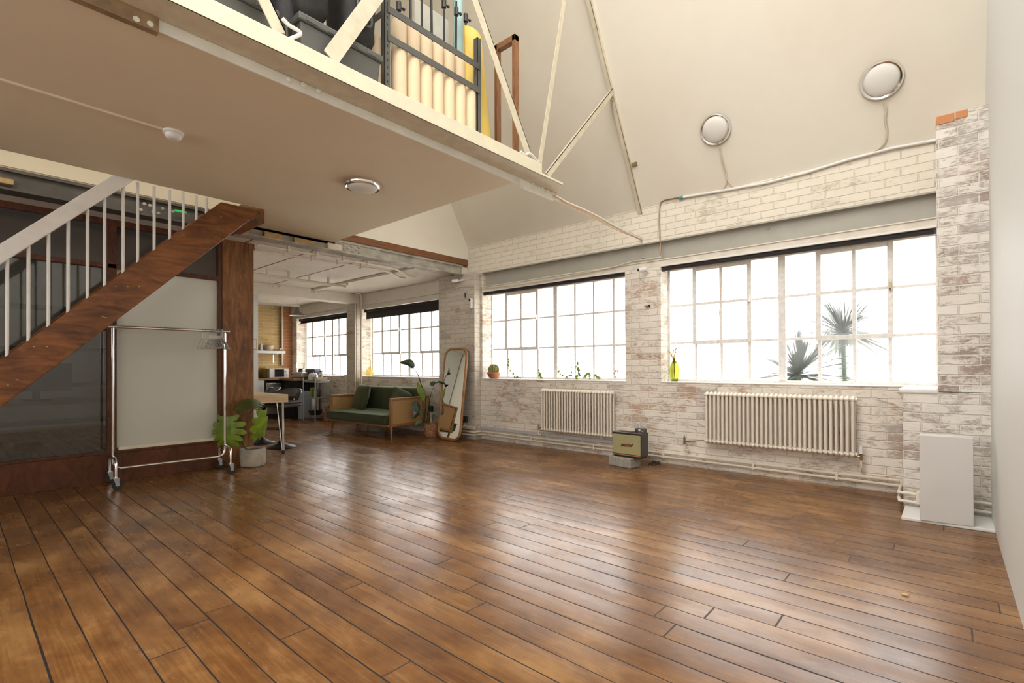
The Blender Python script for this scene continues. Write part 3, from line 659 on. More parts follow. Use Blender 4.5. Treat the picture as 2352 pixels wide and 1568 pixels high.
# smoke detector and its trunking
p = AZ(398,303,ZSF)
sd = thing('smoke_detector', 'round white smoke detector on the loft underside', 'smoke detector', (p.x,p.y,ZSF))
MB().lathe([(.062,0),(.062,-.014),(.055,-.02)], (p.x,p.y,ZSF), 28).build('base', M['white'], sd, smooth=True)
MB().lathe([(.05,-.018),(.05,-.032),(.036,-.05),(.02,-.053)], (p.x,p.y,ZSF), 28).build('sensor_head', M['white'], sd, smooth=True)
p0 = AZ(0,180,ZSF); d = (p-p0); p0 = p0-d*.6
q = MB(); q.beam(p0+V((0,0,-.006)), p+V((0,0,-.006)), .022, .014); tag(q.build('cable_trunking', M['pipe'], origin=p, bevel=.002), 'thin cream cable trunking running to the smoke detector', 'trunking')
def roundlight(c, n, R, label, depth=.05, name='round_light', grp='round bulkhead lights'):
    n = V(n).normalized(); t = thing(name, label, 'ceiling light', c, group=grp)
    MB().lathe([(R,0),(R,.022),(R-.012,.036),(R-.028,.030),(R-.03,.02)], c, 48, n, caps=False).build('chrome_rim', M['chrome'], t, smooth=True)
    MB().lathe([(R-.024,.012),(R-.026,.032),(R*.72,.05),(R*.45,.060),(R*.2,.065),(.003,.066)], c, 48, n).build('glass_bowl', M['opal'], t, smooth=True)
    return t
M['opal'] = plain('opal_glass', (.78,.76,.70), .75, var=.01, spec=.2)
p = AZ(833,423,ZSF); roundlight((p.x,p.y,ZSF), (0,0,-1), .155, 'round light with chrome rim on the underside of the loft')
ns = V((0,-SL,-1)).normalized()
def SLP(x, y): 
    d = ray(x, y); t = (3.10+SL*YW-CZ)/(d.z+SL*d.y); return CAM+d*t
c1 = SLP(1644,297); c2 = SLP(2025,184)
roundlight(c1+ns*.002, ns, .155, 'smaller-looking round light on the sloped plaster, left of the pair')
roundlight(c2+ns*.002, ns, .155, 'round light high on the sloped plaster near the white pier')
# cables
def cable(name, pts, r, mat, label, cat='cable', n=6, seg=6, grp=None):
    P = spline(pts, seg); return tag(MB().tube(P, r, n).build(name, M[mat], origin=P[len(P)//2], smooth=True), label, cat, grp)
def off(p, k=.012): return p+ns*k
cable('light_cable', [off(SLP(*p)) for p in ((1655,338),(1660,365),(1668,392),(1671,412),(1684,428))], .006, 'trussp', 'thin cream cable dropping from the left slope light, bending right', grp='cables from the slope lights')
cable('light_cable', [off(SLP(*p)) for p in ((1653,338),(1658,368),(1666,396),(1669,420),(1662,432))], .006, 'trussp', 'thin cream cable dropping straight from the left slope light', grp='cables from the slope lights')
cable('light_cable', [off(SLP(*p)) for p in ((2030,236),(2036,250),(2033,275),(2037,300),(2033,325),(2012,345),(1985,355))], .009, 'trussp', 'cream twin cable curling from the right slope light to the wall pipe', grp='cables from the slope lights')
Yp = YW-.02
def WP(x, y, Y=Yp): return AY(x, y, Y)
ct = thing('wall_conduit', 'white painted conduit rising along the top of the brick wall', 'conduit', WP(1800,405))
MB().tube([WP(*p) for p in ((1568,453),(1660,438),(1760,420),(1850,397),(1950,366),(2050,340),(2150,322))], .014, 10).build('conduit_tube', M['whitepaint'], ct, smooth=True)
MB().tube([WP(1560,455), WP(1569,453)], .019, 10).build('blue_gland', plain('blue_gland', (.1,.3,.32), .4), ct, smooth=True)
cable('copper_pipe', [WP(*p) for p in ((1563,453),(1540,457),(1524,461),(1516,470),(1514,500),(1515,540),(1519,590))], .007, 'copper', 'thin brown pipe bending down the wall from the white conduit', 'pipe', 8)
cable('copper_pipe', [WP(*p) for p in ((1519,590),(1490,595),(1450,601),(1400,615),(1300,634),(1200,652),(1112,661))], .008, 'trussp', 'thin pipe along the bottom edge of the grey steel beam', 'pipe', 8)
cable('orange_cable', [AX(*p,XT+.02) for p in ((1272,436),(1285,455),(1310,472),(1350,492),(1400,520),(1440,538),(1470,547))], .0032, 'orange', 'thin orange cable strapped along the truss tie bar')
cable('white_cable', [AX(*p,XT+.018) for p in ((1275,448),(1300,463),(1340,480),(1380,500),(1430,528),(1474,550))], .008, 'whitepaint', 'thick white cable strapped along the truss tie bar')
cable('white_cable', [AX(*p,-2.66) for p in ((1196,348),(1206,355),(1215,352),(1224,358),(1232,368),(1238,372))], .010, 'white', 'looped white flex lying at the end of the loft plank')
p = AX(1465,549,XT-.0)

# ---------------------------------------------------------------- things on the loft
ZD = 2.922; XL = -2.98
rk = thing('metal_rack', 'grey perforated metal rack holding the paper rolls on the loft', 'rack', (XL,2.5,ZD))
ya, yb = AX(890,100,-2.93).y, AX(1101,200,-2.93).y
for y, ztop in ((ya,4.6),(yb,AX(1101,88,-2.93).z)):
    MB().box((-2.935,y-.022,ZD),(-2.93,y+.022,ztop)).box((-2.975,y-.022,ZD),(-2.93,y-.018,ztop)).build('upright', M['greypl'], rk)
q = MB()
for k in range(26):
    z = ZD+.12+k*.05; q.box((-2.9295,ya-.004,z),(-2.929,ya+.004,z+.018))
q.build('slots', M['black'], rk)['kind'] = 'stuff'
for a, b in (((901,27),(1097,150)),((901,93),(1097,203))):
    A, B = AX(*a,-2.925), AX(*b,-2.925); zz = (A.z+B.z)/2
    MB().box((-2.93,ya,zz-.024),(-2.922,yb,zz+.024)).box((-3.3,ya,zz-.024),(-2.93,ya+.004,zz+.024)).build('rail', M['greypl'], rk)
    if b[1] == 150: zr1 = zz
    else: zr2 = zz
ysr = [2.156,2.277,2.393,2.509,2.622,2.743,2.862]
xs_names = ['leftmost', 'second from left', 'third from left', 'middle', 'fifth from left', 'sixth from left', 'rightmost']
tb = None
for row in (0, 1):
    for k, y in enumerate(ysr):
        X = XL-.005 if row == 0 else -3.12; yy = y*(abs(X)/2.98) if row else y
        top = ((AX(917,112,X).z+AX(1078,212,X).z)/2 if row == 0 else (AX(917,48,X).z+AX(1078,152,X).z)/2)
        q = MB().lathe([(.056,ZD),(.057,ZD+.01),(.057,top-.02),(.052,top-.004),(.043,top),(.03,top)], (X,yy,0), 24)
        lab = ('cream paper roll, %s of the front row in the loft rack' if row == 0 else 'cream paper roll, %s of the taller back row in the loft rack') % xs_names[k]
        single('paper_roll', q, M['cardroll'], lab, 'paper roll', (X,yy,ZD), 'cream paper rolls in the loft rack', smooth=True)
for k, (y, X) in enumerate(((2.00,-3.05),(1.98,-3.2))):
    top = 3.5+.18*k; single('paper_roll', MB().lathe([(.057,ZD),(.057,top-.02),(.045,top)], (X,y,0), 24), M['cardroll'], ['cream paper roll just left of the rack upright, in front', 'cream paper roll just left of the rack upright, behind'][k], 'paper roll', (X,y,ZD), 'cream paper rolls in the loft rack', smooth=True)
# light stands (black tripods folded up) behind the rolls
sx = [(916,0,0),(943,-40,0),(969,-40,0),(994,-20,4),(1020,-5,0),(1043,5,-6),(1070,28,0)]
for k, (x, ytop, lean) in enumerate(sx):
    X = -3.34; b = AX(x, 100+k*14, X); top = AX(x-lean*2-4, ytop, X) if ytop > -15 else b+V((0,0,1.15))
    t = thing('light_stand', 'folded black light stand, %s behind the paper rolls' % xs_names[k], 'light stand', (X,b.y,ZD), group='black light stands on the loft')
    zt_ = max(top.z, 3.9); yt = b.y-(.02*lean/4)
    MB().cyl((X,b.y,ZD),(X,yt,zt_),.013,.009,10).build('pole', M['blackmt'], t, smooth=True)
    q = MB()
    for m in range(3):
        a = m*2.1+k; q.cyl((X+.03*math.cos(a),b.y+.03*math.sin(a),ZD+.05),(X+.022*math.cos(a),b.y+.022*math.sin(a),3.72+.02*k),.008,n=8)
    q.build('legs', M['blackmt'], t, smooth=True)['kind'] = 'stuff'
    q = MB(); zc = zt_-.05-(.05*(k % 2)); q.cyl((X,yt,zc-.03),(X,yt,zc+.04),.021,n=10); q.build('clamp', M['blackpl'], t, smooth=True); q = MB(); q.cyl((X+.005,yt+.0,zc),(X+.01,yt+.04,zc),.008,n=8); q.ball((X+.01,yt+.042,zc), .014, 8, 6); q.build('knob', M['blackpl'], t, smooth=True)
    MB().cyl((X,b.y,3.80),(X,b.y,3.86),.020,n=10).build('collar', M['blackpl'], t, smooth=True)
p = AX(1052,60,-3.46); single('blue_roll', MB().lathe([(.045,ZD),(.045,4.9),(.04,4.9)], (-3.46,p.y,0), 20), M['blue'], 'pale blue paper roll standing behind the light stands', 'paper roll', (-3.46,p.y,ZD), smooth=True)
p = AX(985,30,-3.7); single('reflector_panel', MB().box((-3.62,p.y-.24,ZD),(-3.60,p.y+.16,4.5)), plain('pale_panel', (.62,.6,.52), .5), 'pale reflector board behind the black light stands', 'board', (-3.61,p.y,ZD))
# yellow vinyl roll
zty = AX(1100,72,-3.0).z
def yv(u, v):
    z = ZD+v*(zty-.12*(u-.3)-ZD); ya_ = AX(1078,250,-3.02).y; yb_ = AX(1141+(1110-1141)*v,250,-3.02).y
    a = u*PI; return V((-3.10+.09*math.sin(a)+.02, (ya_+yb_)/2-(yb_-ya_)/2*math.cos(a), z))
yr_ = MB().grid(16, 8, yv); single('yellow_vinyl_sheet', yr_, M['yellow'], 'curled bright yellow paper sheet standing right of the rack', 'paper sheet', (-3.08,(y0+y1)/2,ZD), smooth=True, solid=.004)
p = AX(1086,150,-3.16); single('yellow_roll', MB().lathe([(.06,ZD),(.06,3.66),(.05,3.66)], (-3.2,p.y*1.0,0), 20), plain('ochre_paper', (.72,.46,.08), .65, var=.04), 'darker yellow paper roll behind the curled sheet', 'paper roll', (-3.2,p.y,ZD), smooth=True)
# timber frame
F0 = AX(1187,80,-2.92); fx0 = -2.92; yy = F0.y; ztp = F0.z
pz = ray(1146,105); fx1 = pz.x*(yy/pz.y)
wf = thing('timber_surround', 'reddish timber frame standing on the end of the loft', 'frame', (fx0,yy,ZD))
for x in (fx0, fx1): MB().box((x-.035,yy-.028,ZD),(x,yy+.028,ztp)).build('post', M['cedar'], wf, bevel=.003)
MB().box((fx1-.035,yy-.028,ztp-.055),(fx0,yy+.028,ztp)).build('top_rail', M['cedar'], wf, bevel=.003)
# crates and bags
def crate(ya, yb, x, z0, h, d, label):
    t = thing('storage_crate', label, 'crate', (x-d/2,(ya+yb)/2,z0), group='black storage crates on the loft')
    q = MB(); tp = .02
    q._add([(x-.02,ya+tp,z0),(x-.02,yb-tp,z0),(x-d+.02,yb-tp,z0),(x-d+.02,ya+tp,z0),(x,ya,z0+h),(x,yb,z0+h),(x-d,yb,z0+h),(x-d,ya,z0+h)], [(0,1,2,3),(4,7,6,5),(0,4,5,1),(1,5,6,2),(2,6,7,3),(3,7,4,0)])
    q.build('tub', M['greypl'], t, bevel=.008)
    MB().box((x-d-.012,ya-.015,z0+h),(x+.014,yb+.015,z0+h+.045)).build('lid', M['greypl'], t, bevel=.008)
    for k in range(4):
        y = ya+(yb-ya)*(k+.5)/4; MB().box((x+.012,y-.04,z0+h+.006),(x+.019,y+.03,z0+h+.036)).build('latch', M['greypl'], t, bevel=.003)
    return t
ya, yb = AX(690,60,-2.86).y, AX(874,170,-2.86).y; zl = (AX(876,128,-2.86).z+AX(690,30,-2.86).z)/2
crate(ya, yb, -2.86, ZD, zl-ZD-.045, .42, 'large black lidded crate standing just left of the paper rolls')
ya2, yb2 = AX(470,0,-2.9).y-.25, AX(650,40,-2.9).y-.03
crate(ya2, yb2, -2.92, ZD, .26, .42, 'black lidded crate at the left, behind the splayed truss struts')
def bag(c, s, label, seed):
    random.seed(seed); q = MB(); q.ball((0,0,0), 1, 22, 14)
    out = []
    for p in q.v:
        e = .55; x, y, z = [math.copysign(abs(k)**e, k) for k in p]
        n = .03*math.sin(9*x+seed)+.03*math.sin(11*z+3*y)
        out.append(V((c[0]+x*s[0]/2*(1+n), c[1]+y*s[1]/2*(1+n), c[2]+max(z,-1)*s[2]/2*(1+n))))
    q.v = out; t = thing('equipment_bag', label, 'bag', (c[0],c[1],c[2]-s[2]/2), group='black equipment bags on the loft')
    q.build('bag_body', M['black'], t, smooth=True)
    MB().tube(spline([(c[0]+s[0]/2,c[1]-s[1]*.2,c[2]+.05),(c[0]+s[0]/2+.02,c[1]-s[1]*.17,c[2]-.12),(c[0]+s[0]/2+.02,c[1]+s[1]*.17,c[2]-.12),(c[0]+s[0]/2,c[1]+s[1]*.2,c[2]+.05)], 5), .008, 6).build('strap', M['greypl'], t, smooth=True)
    return t
bag((-3.06,(ya+yb)/2-.165,zl+.335), (.34,(yb-ya)*.42,.62), 'black soft bag on the large crate, left of the flat white strut', 1)
bag((-3.06,(ya+yb)/2+.17,zl+.295), (.34,(yb-ya)*.44,.54), 'black soft bag on the large crate beside the rack upright', 2)
bag((-3.12,yb2+.11,ZD+.27), (.3,.15,.54), 'black soft bag between the two crates on the loft', 3)
bag((-3.1,(ya2+yb2)/2,ZD+.305+.22), (.36,.5,.42), 'black soft bag on top of the left crate', 4)
# ================================================================ RADIATORS, PIPES, THINGS ON THE WINDOW WALL
def radiator(xa, xb, zb, zt_, n, label, valve):
    t = thing('column_radiator', label, 'radiator', ((xa+xb)/2, YW-.08, zb))
    yf, yb = YW-.135, YW-.065; r = .0135; p = (xb-xa)/(n-1)
    for k in range(n):
        x = xa+k*p; q = MB()
        q.tube([(x,yf,zb+.02),(x,yf,zt_-.02)], r, 10); q.tube([(x,yb,zb+.02),(x,yb,zt_-.02)], r, 8)
        for z, s in ((zb+.024,-1),(zt_-.024,1)):
            q.tube([(x,yf+.0,z),(x,yf+.018,z+s*.014),(x,(yf+yb)/2,z+s*.018),(x,yb-.018,z+s*.014),(x,yb,z)], .0165, 10); q.ball((x,yf,z), .0185, 10, 8); q.ball((x,yb,z), .0185, 8, 6)
            q.tube([(x-p/2,(yf+yb)/2,z),(x+p/2,(yf+yb)/2,z)], .021, 10)
        q.build('section', M['radi'], t, smooth=True)
    for x, s in ((xa,-1),(xb,1)):
        for z in (zb+.024, zt_-.024): MB().cyl((x+s*p*.5,(yf+yb)/2,z),(x+s*(p*.5+.012),(yf+yb)/2,z),.019,n=12).build('end_cap', M['radi'], t, smooth=True)
    return t
A = [AY(x, y, 5.5) for x, y in ((1243,893),(1240,991),(1402,900),(1399,1003))]
zt1, zb1 = (A[0].z+A[2].z)/2, (A[1].z+A[3].z)/2
ra = radiator(A[0].x+.012, A[2].x, zb1, zt1, 26, 'smaller cream column radiator under the window with the cactus', 0)
B = [AY(x, y, 5.5) for x, y in ((1621,902),(1619,1017),(1958,911),(1957,1050))]
zt2, zb2 = (B[0].z+B[2].z)/2, (B[1].z+B[3].z)/2
rb = radiator(B[0].x+.005, B[2].x, zb2, zt2, 32, 'wider cream column radiator under the palm window', 0)
yv_ = YW-.10
def valve(x, z, label, down, side, t, bend=0):
    q = MB(); q.cyl((x,yv_,z-.03),(x,yv_,z+.045),.012,n=10); q.cyl((x,yv_,z+.045),(x,yv_,z+.065),.006,n=8); q.cyl((x,yv_,z),(x+side*.05,yv_,z),.009,n=8); q.build('valve', M['brass'], t, smooth=True)
    P = [(x,yv_,z-.03),(x+.0,yv_,z-.1),(x+bend,yv_+.03,down+.04),(x+bend,YW-.035,down)]
    MB().tube(spline(P, 5), .009, 8).build('valve_pipe', M['pipe'], t, smooth=True)
valve(A[0].x-.075, zb1+.035, '', .155, 1, ra, .03)
p = AY(1572,1013,yv_); valve(p.x, p.z, '', .155, 1, rb, .03); MB().cyl((p.x,yv_,p.z),(B[0].x-.02,yv_,zb2+.024),.006,n=8).build('tail_pipe', M['brass'], rb, smooth=True)
p = AY(1978,1049,yv_); valve(p.x, p.z, '', .155, -1, rb, 0); MB().cyl((p.x,yv_,p.z+.03),(p.x,yv_,p.z+.10),.019,.015,n=12).build('thermostat_head', M['white'], rb, smooth=True)
# pair of heating pipes along the foot of the wall
P1, P2 = WP(1500,1042.5,YW-.04), WP(2066,1104,YW-.04); zu = (P1.z+P2.z)/2
P3, P4 = WP(1500,1048.5,YW-.04), WP(2066,1112,YW-.04); zl_ = (P3.z+P4.z)/2; zu = zl_+.045
hp = thing('heating_pipes', 'pair of cream heating pipes running along the foot of the brick wall', 'pipe', (-2.8,YW-.04,zl_))
ypr = 5.146-.05
for nm, z, dy in (('upper_pipe', zu, 0), ('lower_pipe', zl_, 0)):
    q = MB(); q.tube([(-5.64,YW-.04,z),(-.315,YW-.04,z),(-.30,YW-.05,z)], .0125, 8)
    q.tube([(-.30,YW-.04,z),(-.30,ypr+.0,z)], .0125, 8); q.tube([(-.305,ypr,z-.02 if z == zl_ else z),(XR-.002,ypr,z-.02 if z == zl_ else z)], .0125, 8)
    q.build(nm, M['pipe'], hp, smooth=True)
MB().cyl((-.30,YW-.04,zl_),(-.30,YW-.04,zu),.014,n=8).build('elbow', M['pipe'], hp, smooth=True)
for x, y in ((1131,998),(1220,1011),(1364,1032),(1525,1046),(1730,1071),(1922,1093)):
    p = AY(x, y, YW-.04); MB().box((p.x-.011,YW-.056,zl_-.016),(p.x+.011,YW-.002,zu+.016)).build('pipe_clip', M['pipe'], hp, bevel=.003)
MB().box((-.19,ypr-.016,zl_-.03),(-.168,5.144,zu+.016)).build('pipe_clip', M['pipe'], hp, bevel=.003)
p2_ = thing('pillar_pipes', 'two short cream pipes running round the foot of the big brick pillar', 'pipe', (-5.9,5.44,zl_))
for z in (zl_+.0, zu+.0): MB().tube([(-6.40,5.45,z),(-5.60,5.45,z),(-5.575,5.45,z),(-5.575,YW-.04,z)], .0125, 8).build('pipe', M['pipe'], p2_, smooth=True)
a, b = AY(1103,990,YW-.03), AY(1405,1022,YW-.03)
q = MB(); q.box((-5.58,YW-.035,zu+.04),(-3.22,YW-.001,zu+.085)); tag(q.build('skirting_trunking', plain('grey_trunking', (.56,.54,.54), .5), origin=(-4.4,YW,zu+.05), bevel=.003), 'long pale grey trunking above the pipes left of the speaker', 'trunking')
tag(MB().box((-6.44,5.455,zu+.04),(-5.60,5.489,zu+.085)).build('skirting_trunking', M['pipe'], origin=(-6,5.47,zu+.05), bevel=.003), 'short cream trunking across the foot of the brick pillar', 'trunking')

# security cameras, sensor, sockets, cords
p = AY(1470,620,YW-.09)
sc = thing('security_camera', 'small white bullet camera on the pier between the two right windows', 'camera', (p.x+.05,YW,p.z))
MB().cyl((p.x,YW-.13,p.z-.005),(p.x+.055,YW-.055,p.z+.01),.024,n=16).build('camera_body', M['white'], sc, smooth=True)
MB().cyl((p.x-.002,YW-.134,p.z-.005),(p.x,YW-.128,p.z-.005),.017,n=14).build('lens', M['blackpl'], sc, smooth=True)
MB().cyl((p.x+.05,YW-.07,p.z),(p.x+.07,YW,p.z-.02),.009,n=8).build('arm', M['white'], sc, smooth=True)
MB().cyl((p.x+.07,YW-.008,p.z-.02),(p.x+.07,YW,p.z-.02),.022,n=12).build('mount', M['white'], sc, smooth=True)
a = AY(1037,646,5.35); b = AY(1053,645,5.44)
sc = thing('security_camera', 'white spotlight-like camera clamped at the top of the big brick pillar', 'camera', b)
MB().beam(a, b, .07, .05).build('camera_body', M['white'], sc, bevel=.01)
MB().cyl(b, b+V((.07,.05,.01)), .018, n=10).build('arm', M['white'], sc, smooth=True)
cable('white_flex', [AY(1018,622,5.40), AY(1023,626,5.40), AY(1029,641,5.38), AY(1034,651,5.36)], .004, 'white', 'short white flex hanging from the girder to the pillar camera')
cable('white_flex', [AY(1042,656,5.44), AY(1049,663,5.46), AY(1054,659,5.47), AY(1070,657,5.475), AY(1108,656,5.475)], .006, 'pipe', 'cream flex running sideways round the top of the brick pillar')
cable('pillar_cable', [AY(1008,668,5.478), AY(1030,664,5.478), AY(1056,659,5.478), AY(1088,657,5.478)], .006, 'pipe', 'thin cream cable clipped across the brick pillar below the camera')
p = AY(1083,697,5.475)
ms = thing('motion_sensor', 'slim white motion sensor with black eye on the brick pillar', 'sensor', p)
q = MB(); q.box((p.x-.026,5.44,p.z-.085),(p.x+.026,5.489,p.z+.085)); q.build('sensor_body', M['white'], ms, bevel=.02, seg=4)
MB().ball((p.x-.008,5.437,p.z+.055), .020, 12, 8, (1,.4,1)).build('sensor_eye', M['blackpl'], ms, smooth=True)
p = AY(1068,672,5.47); kh = thing('hanging_clip', 'small dark clip hanging on a cord from the brick pillar', 'clip', p)
MB().cyl((p.x,5.48,p.z+.07),(p.x,5.475,p.z),.003,n=6).build('cord', M['pipe'], kh); MB().box((p.x-.012,5.468,p.z-.08),(p.x+.012,5.482,p.z)).build('clip_body', M['blackpl'], kh, bevel=.003)
def socket(x, y, label, dark=True):
    p = AY(x, y, 5.48); t = thing('wall_socket', label, 'socket', p)
    MB().box((p.x-.055,5.45,p.z-.05),(p.x+.055,5.489,p.z+.05)).build('socket_box', M['blackpl'] if dark else M['white'], t, bevel=.005)
    MB().box((p.x-.012,5.44,p.z-.012),(p.x+.012,5.452,p.z+.022)).build('plug', M['white'] if not dark else M['blackpl'], t, bevel=.003)
    MB().box((p.x-.014,5.46,zu+.08),(p.x+.014,5.489,p.z-.05)).build('conduit', M['pipe'], t)
    return t
socket(990,938,'black wall socket behind the tall potted plant')
t = socket(1068,962,'small dark switched socket low on the pillar beside the mirror')
p = AY(1487,703,YW-.01); tag(MB().box((p.x-.03,YW-.03,p.z-.006),(p.x+.035,YW,p.z+.006)).box((p.x+.02,YW-.03,p.z-.012),(p.x+.035,YW,p.z+.014)).build('wall_hook', M['brass'], origin=p), 'rusty bracket stub sticking out of the pier between the right windows', 'hook')
for x, y, lab in ((1517,821,'tiny rusty nail at the edge of the pier beside the green vase'),):
    p = AY(x, y, YW-.01); tag(MB().cyl((p.x-.02,YW-.02,p.z),(p.x+.02,YW-.02,p.z),.004,n=6).build('nail', M['copper'], origin=p), lab, 'nail')
# pull cords of the casements
cable('window_cord', [AY(1659,606,YF-.05), AY(1653,700,YF-.05), AY(1647,800,YF-.06), AY(1636,860,YF-.08), AY(1620,874,YF-.12)], .0025, 'straw', 'thin cord hanging inside the palm window down to the sill', 'cord')
cable('window_cord', [AY(1193,673,YF-.05), AY(1191,740,YF-.05), AY(1188,785,YF-.05), AY(1192,796,YF-.05), AY(1198,796,YF-.05)], .0025, 'straw', 'thin cord hanging in the casement above the cactus', 'cord')
cable('window_cord', [AY(724,760,YF-.1), AY(725,790,YF-.1), AY(724,826,YF-.1)], .006, 'blackpl', 'dark cord hanging in the kitchen window', 'cord')

# ---- things on the sills
zs = ZS+.008
p = AZ(1134,869,zs); p = V((p.x, 5.72, zs)); pw = V((PX(p)[0],0,0))
d = ray(1134,868); p = CAM+d*(5.71/d.y); p.z = zs
cc = thing('cactus_pot', 'round terracotta bowl on the sill left of the middle window', 'pot', p)
MB().lathe([(.037,0),(.054,.002),(.088,.033),(.100,.072),(.104,.075),(.104,.098),(.092,.098),(.090,.082),(.01,.082)], p, 32).build('bowl', M['terra'], cc, smooth=True)
def ribbed(u, v):
    a = 2*PI*u; th = PI*v; R = .084*(1+.06*math.cos(22*a)); return V((p.x+R*math.sin(th)*math.cos(a), p.y+R*math.sin(th)*math.sin(a), p.z+.138-R*.98*math.cos(th)))
cm = plain('cactus_green', (.20,.22,.07), .7, var=.2)
cq = thing('ball_cactus', 'round spiny ball cactus growing in the terracotta bowl', 'cactus', p+V((0,0,.075)))
MB().grid(88, 14, ribbed).build('body', cm, cq, smooth=True)
q = MB(); random.seed(3)
for k in range(22):
    for j in range(2, 12):
        a = 2*PI*k/22; th = PI*j/13; R = .088; c = V((p.x+R*math.sin(th)*math.cos(a), p.y+R*math.sin(th)*math.sin(a), p.z+.138+R*math.cos(th)))
        if c.z < p.z+.08: continue
        n_ = (c-V((p.x,p.y,p.z+.138))).normalized()
        for m_ in range(3):
            e = (n_+V((random.uniform(-.7,.7),random.uniform(-.7,.7),random.uniform(-.7,.7)))).normalized()*.016
            q.tube([c, c+e], [.0012,.0005], 3)
q.build('spines', plain('spines', (.72,.62,.34), .7), cq)['kind'] = 'stuff'
d = ray(1549,870); p = CAM+d*(5.73/d.y); p.z = zs
gv = thing('green_glass_vase', 'green glass vase with dried flowers on the sill left of the palm window', 'vase', p)
MB().lathe([(.034,0),(.04,.004),(.060,.09),(.061,.13),(.05,.19),(.03,.235),(.016,.255),(.015,.275),(.019,.285),(.015,.285),(.011,.27),(.012,.255),(.026,.233),(.046,.188),(.057,.13),(.056,.09),(.037,.01),(.005,.008)], p, 10, caps=False).build('vase_body', M['green_glass'], gv, smooth=False)
random.seed(5)
def dried(name, p, h, n, label, s=1):
    t = thing(name, label, 'dried flower', p); q = MB(); f = MB()
    for k in range(n):
        top = p+V((random.uniform(-.05,.05)*s, random.uniform(-.03,.03), h*random.uniform(.75,1)))
        P = spline([p+V((0,0,.05)), p+V((random.uniform(-.006,.006),0,h*.55)), top], 5); q.tube(P, .0018, 4)
        for m_ in range(6):
            c = P[-1-m_]+V((random.uniform(-.012,.012),random.uniform(-.012,.012),random.uniform(-.01,.01))); f.ball(c, .008, 6, 5, (.8,.8,1.4))
    q.build('stems', M['straw'], t)['kind'] = 'stuff'; f.build('seed_heads', M['straw'], t, smooth=True)['kind'] = 'stuff'
dried('dried_flowers', p, .43, 5, 'dried stems with small seed heads standing in the green vase')
d = ray(850,862); p = CAM+d*(5.72/d.y); p.z = zs
gv = thing('yellow_glass_vase', 'small yellow glass flask vase on the sill behind the sofa', 'vase', p)
MB().lathe([(.05,0),(.075,.02),(.095,.06),(.08,.11),(.045,.15),(.02,.18),(.018,.20),(.024,.21),(.02,.21),(.014,.2),(.04,.145),(.075,.105),(.09,.06),(.07,.025),(.01,.01)], p, 20, caps=False).build('vase_body', M['yellow_glass'], gv, smooth=True)
dried('dried_flower', p+V((.02,0,.05)), .36, 2, 'single dried stem leaning over the small yellow vase', .6)

# ---- speaker on its concrete block
c1_ = AZ(1397,1067); c2_ = AZ(1447,1077); u = (c2_-c1_); W_ = u.length; u.normalize(); v_ = V((-u.y,u.x,0)); R3 = Matrix((u, v_, V((0,0,1)))).transposed()
blk = MB(); D_ = .20; ctr = (c1_+c2_)/2+v_*D_/2
blk.obox(ctr+V((0,0,.057)), (W_, D_, .114), R3)
single('concrete_block', blk, M['block'], 'rough grey concrete block on the floor under the speaker', 'block', ctr, bevel=.012)
zb_ = .114; s1 = AZ(1407,1045,zb_+.012); s2 = AZ(1473,1053,zb_+.012); s1 = AZ(1406.3,1044,zb_+.012)
w_ = (s2-s1).length; h1 = AY(1406.3,989.8,s1.y).z-zb_; h2 = AY(1473,996.5,s2.y).z-zb_; hh = (h1+h2)/2
u2 = (s2-s1).normalized(); v2 = V((-u2.y,u2.x,0)); R4 = Matrix((u2, v2, V((0,0,1)))).transposed(); dd = .17
sp = thing('guitar_amp_speaker', 'black retro speaker with gold cloth front standing on the concrete block', 'speaker', (s1+s2)/2+v2*dd/2+V((0,0,-.012)))
o_ = (s1+s2)/2; o_.z = zb_
def L(x, y, z): return o_+u2*x+v2*y+V((0,0,z))
MB().obox(L(0,dd/2,.014+(hh-.014)/2), (w_, dd, hh-.014), R4).build('cabinet', M['leather'], sp, bevel=.008)
MB().obox(L(0,dd/2,.007), (w_*.9, dd*.85, .014), R4).build('foot_plinth', M['blackpl'], sp)
MB().obox(L(0,-.001,.034+(hh-.05)/2), (w_*.955, .004, hh-.066), R4).build('grille_cloth', M['cloth'], sp)
MB().obox(L(0,-.003,.030), (w_*.955, .004, .010), R4).build('brass_strip', plain('orange_brass', (.48,.18,.05), .4, .3), sp)
MB().obox(L(-.0,dd*.42,hh+.001), (w_*.62, .05, .004), R4).build('control_panel', plain('panel', (.05,.02,.02), .3), sp)
for k in range(3): MB().cyl(L(-.03+k*.035,dd*.42,hh), L(-.03+k*.035,dd*.42,hh+.012), .007, n=10).build('knob', M['brass'], sp, smooth=True)
fc = bpy.data.curves.new('brand_script', 'FONT'); fc.body = 'Marshall'; fc.size = .052; fc.shear = .45; fc.align_x = 'CENTER'; fc.align_y = 'CENTER'; fc.extrude = .0015; fc.space_character = .86; fc.offset = .0009
fo = bpy.data.objects.new('brand_script', fc); COL.objects.link(fo); 
mw = Matrix((u2, V((0,0,1)), -v2)).transposed().to_4x4(); mw.translation = L(0,-.0045,hh*.50)
dg = bpy.context.evaluated_depsgraph_get(); me = bpy.data.meshes.new_from_object(fo.evaluated_get(dg)); me.materials.clear(); me.materials.append(plain('script_red', (.16,.035,.012), .4))
bpy.data.objects.remove(fo); fo = bpy.data.objects.new('brand_script', me); COL.objects.link(fo); fo.parent = sp; fo.matrix_local = WM[sp.name].inverted() @ mw @ Matrix.Rotation(.05, 4, 'Z')
bx = thing('headphone_amp', 'small grey box with white display sitting on the speaker', 'audio box', L(.09,dd*.6,hh))
MB().obox(L(w_/2-.068,dd*.72,hh+.023), (.115, .07, .046), R4).build('case', M['greypl'], bx, bevel=.003)
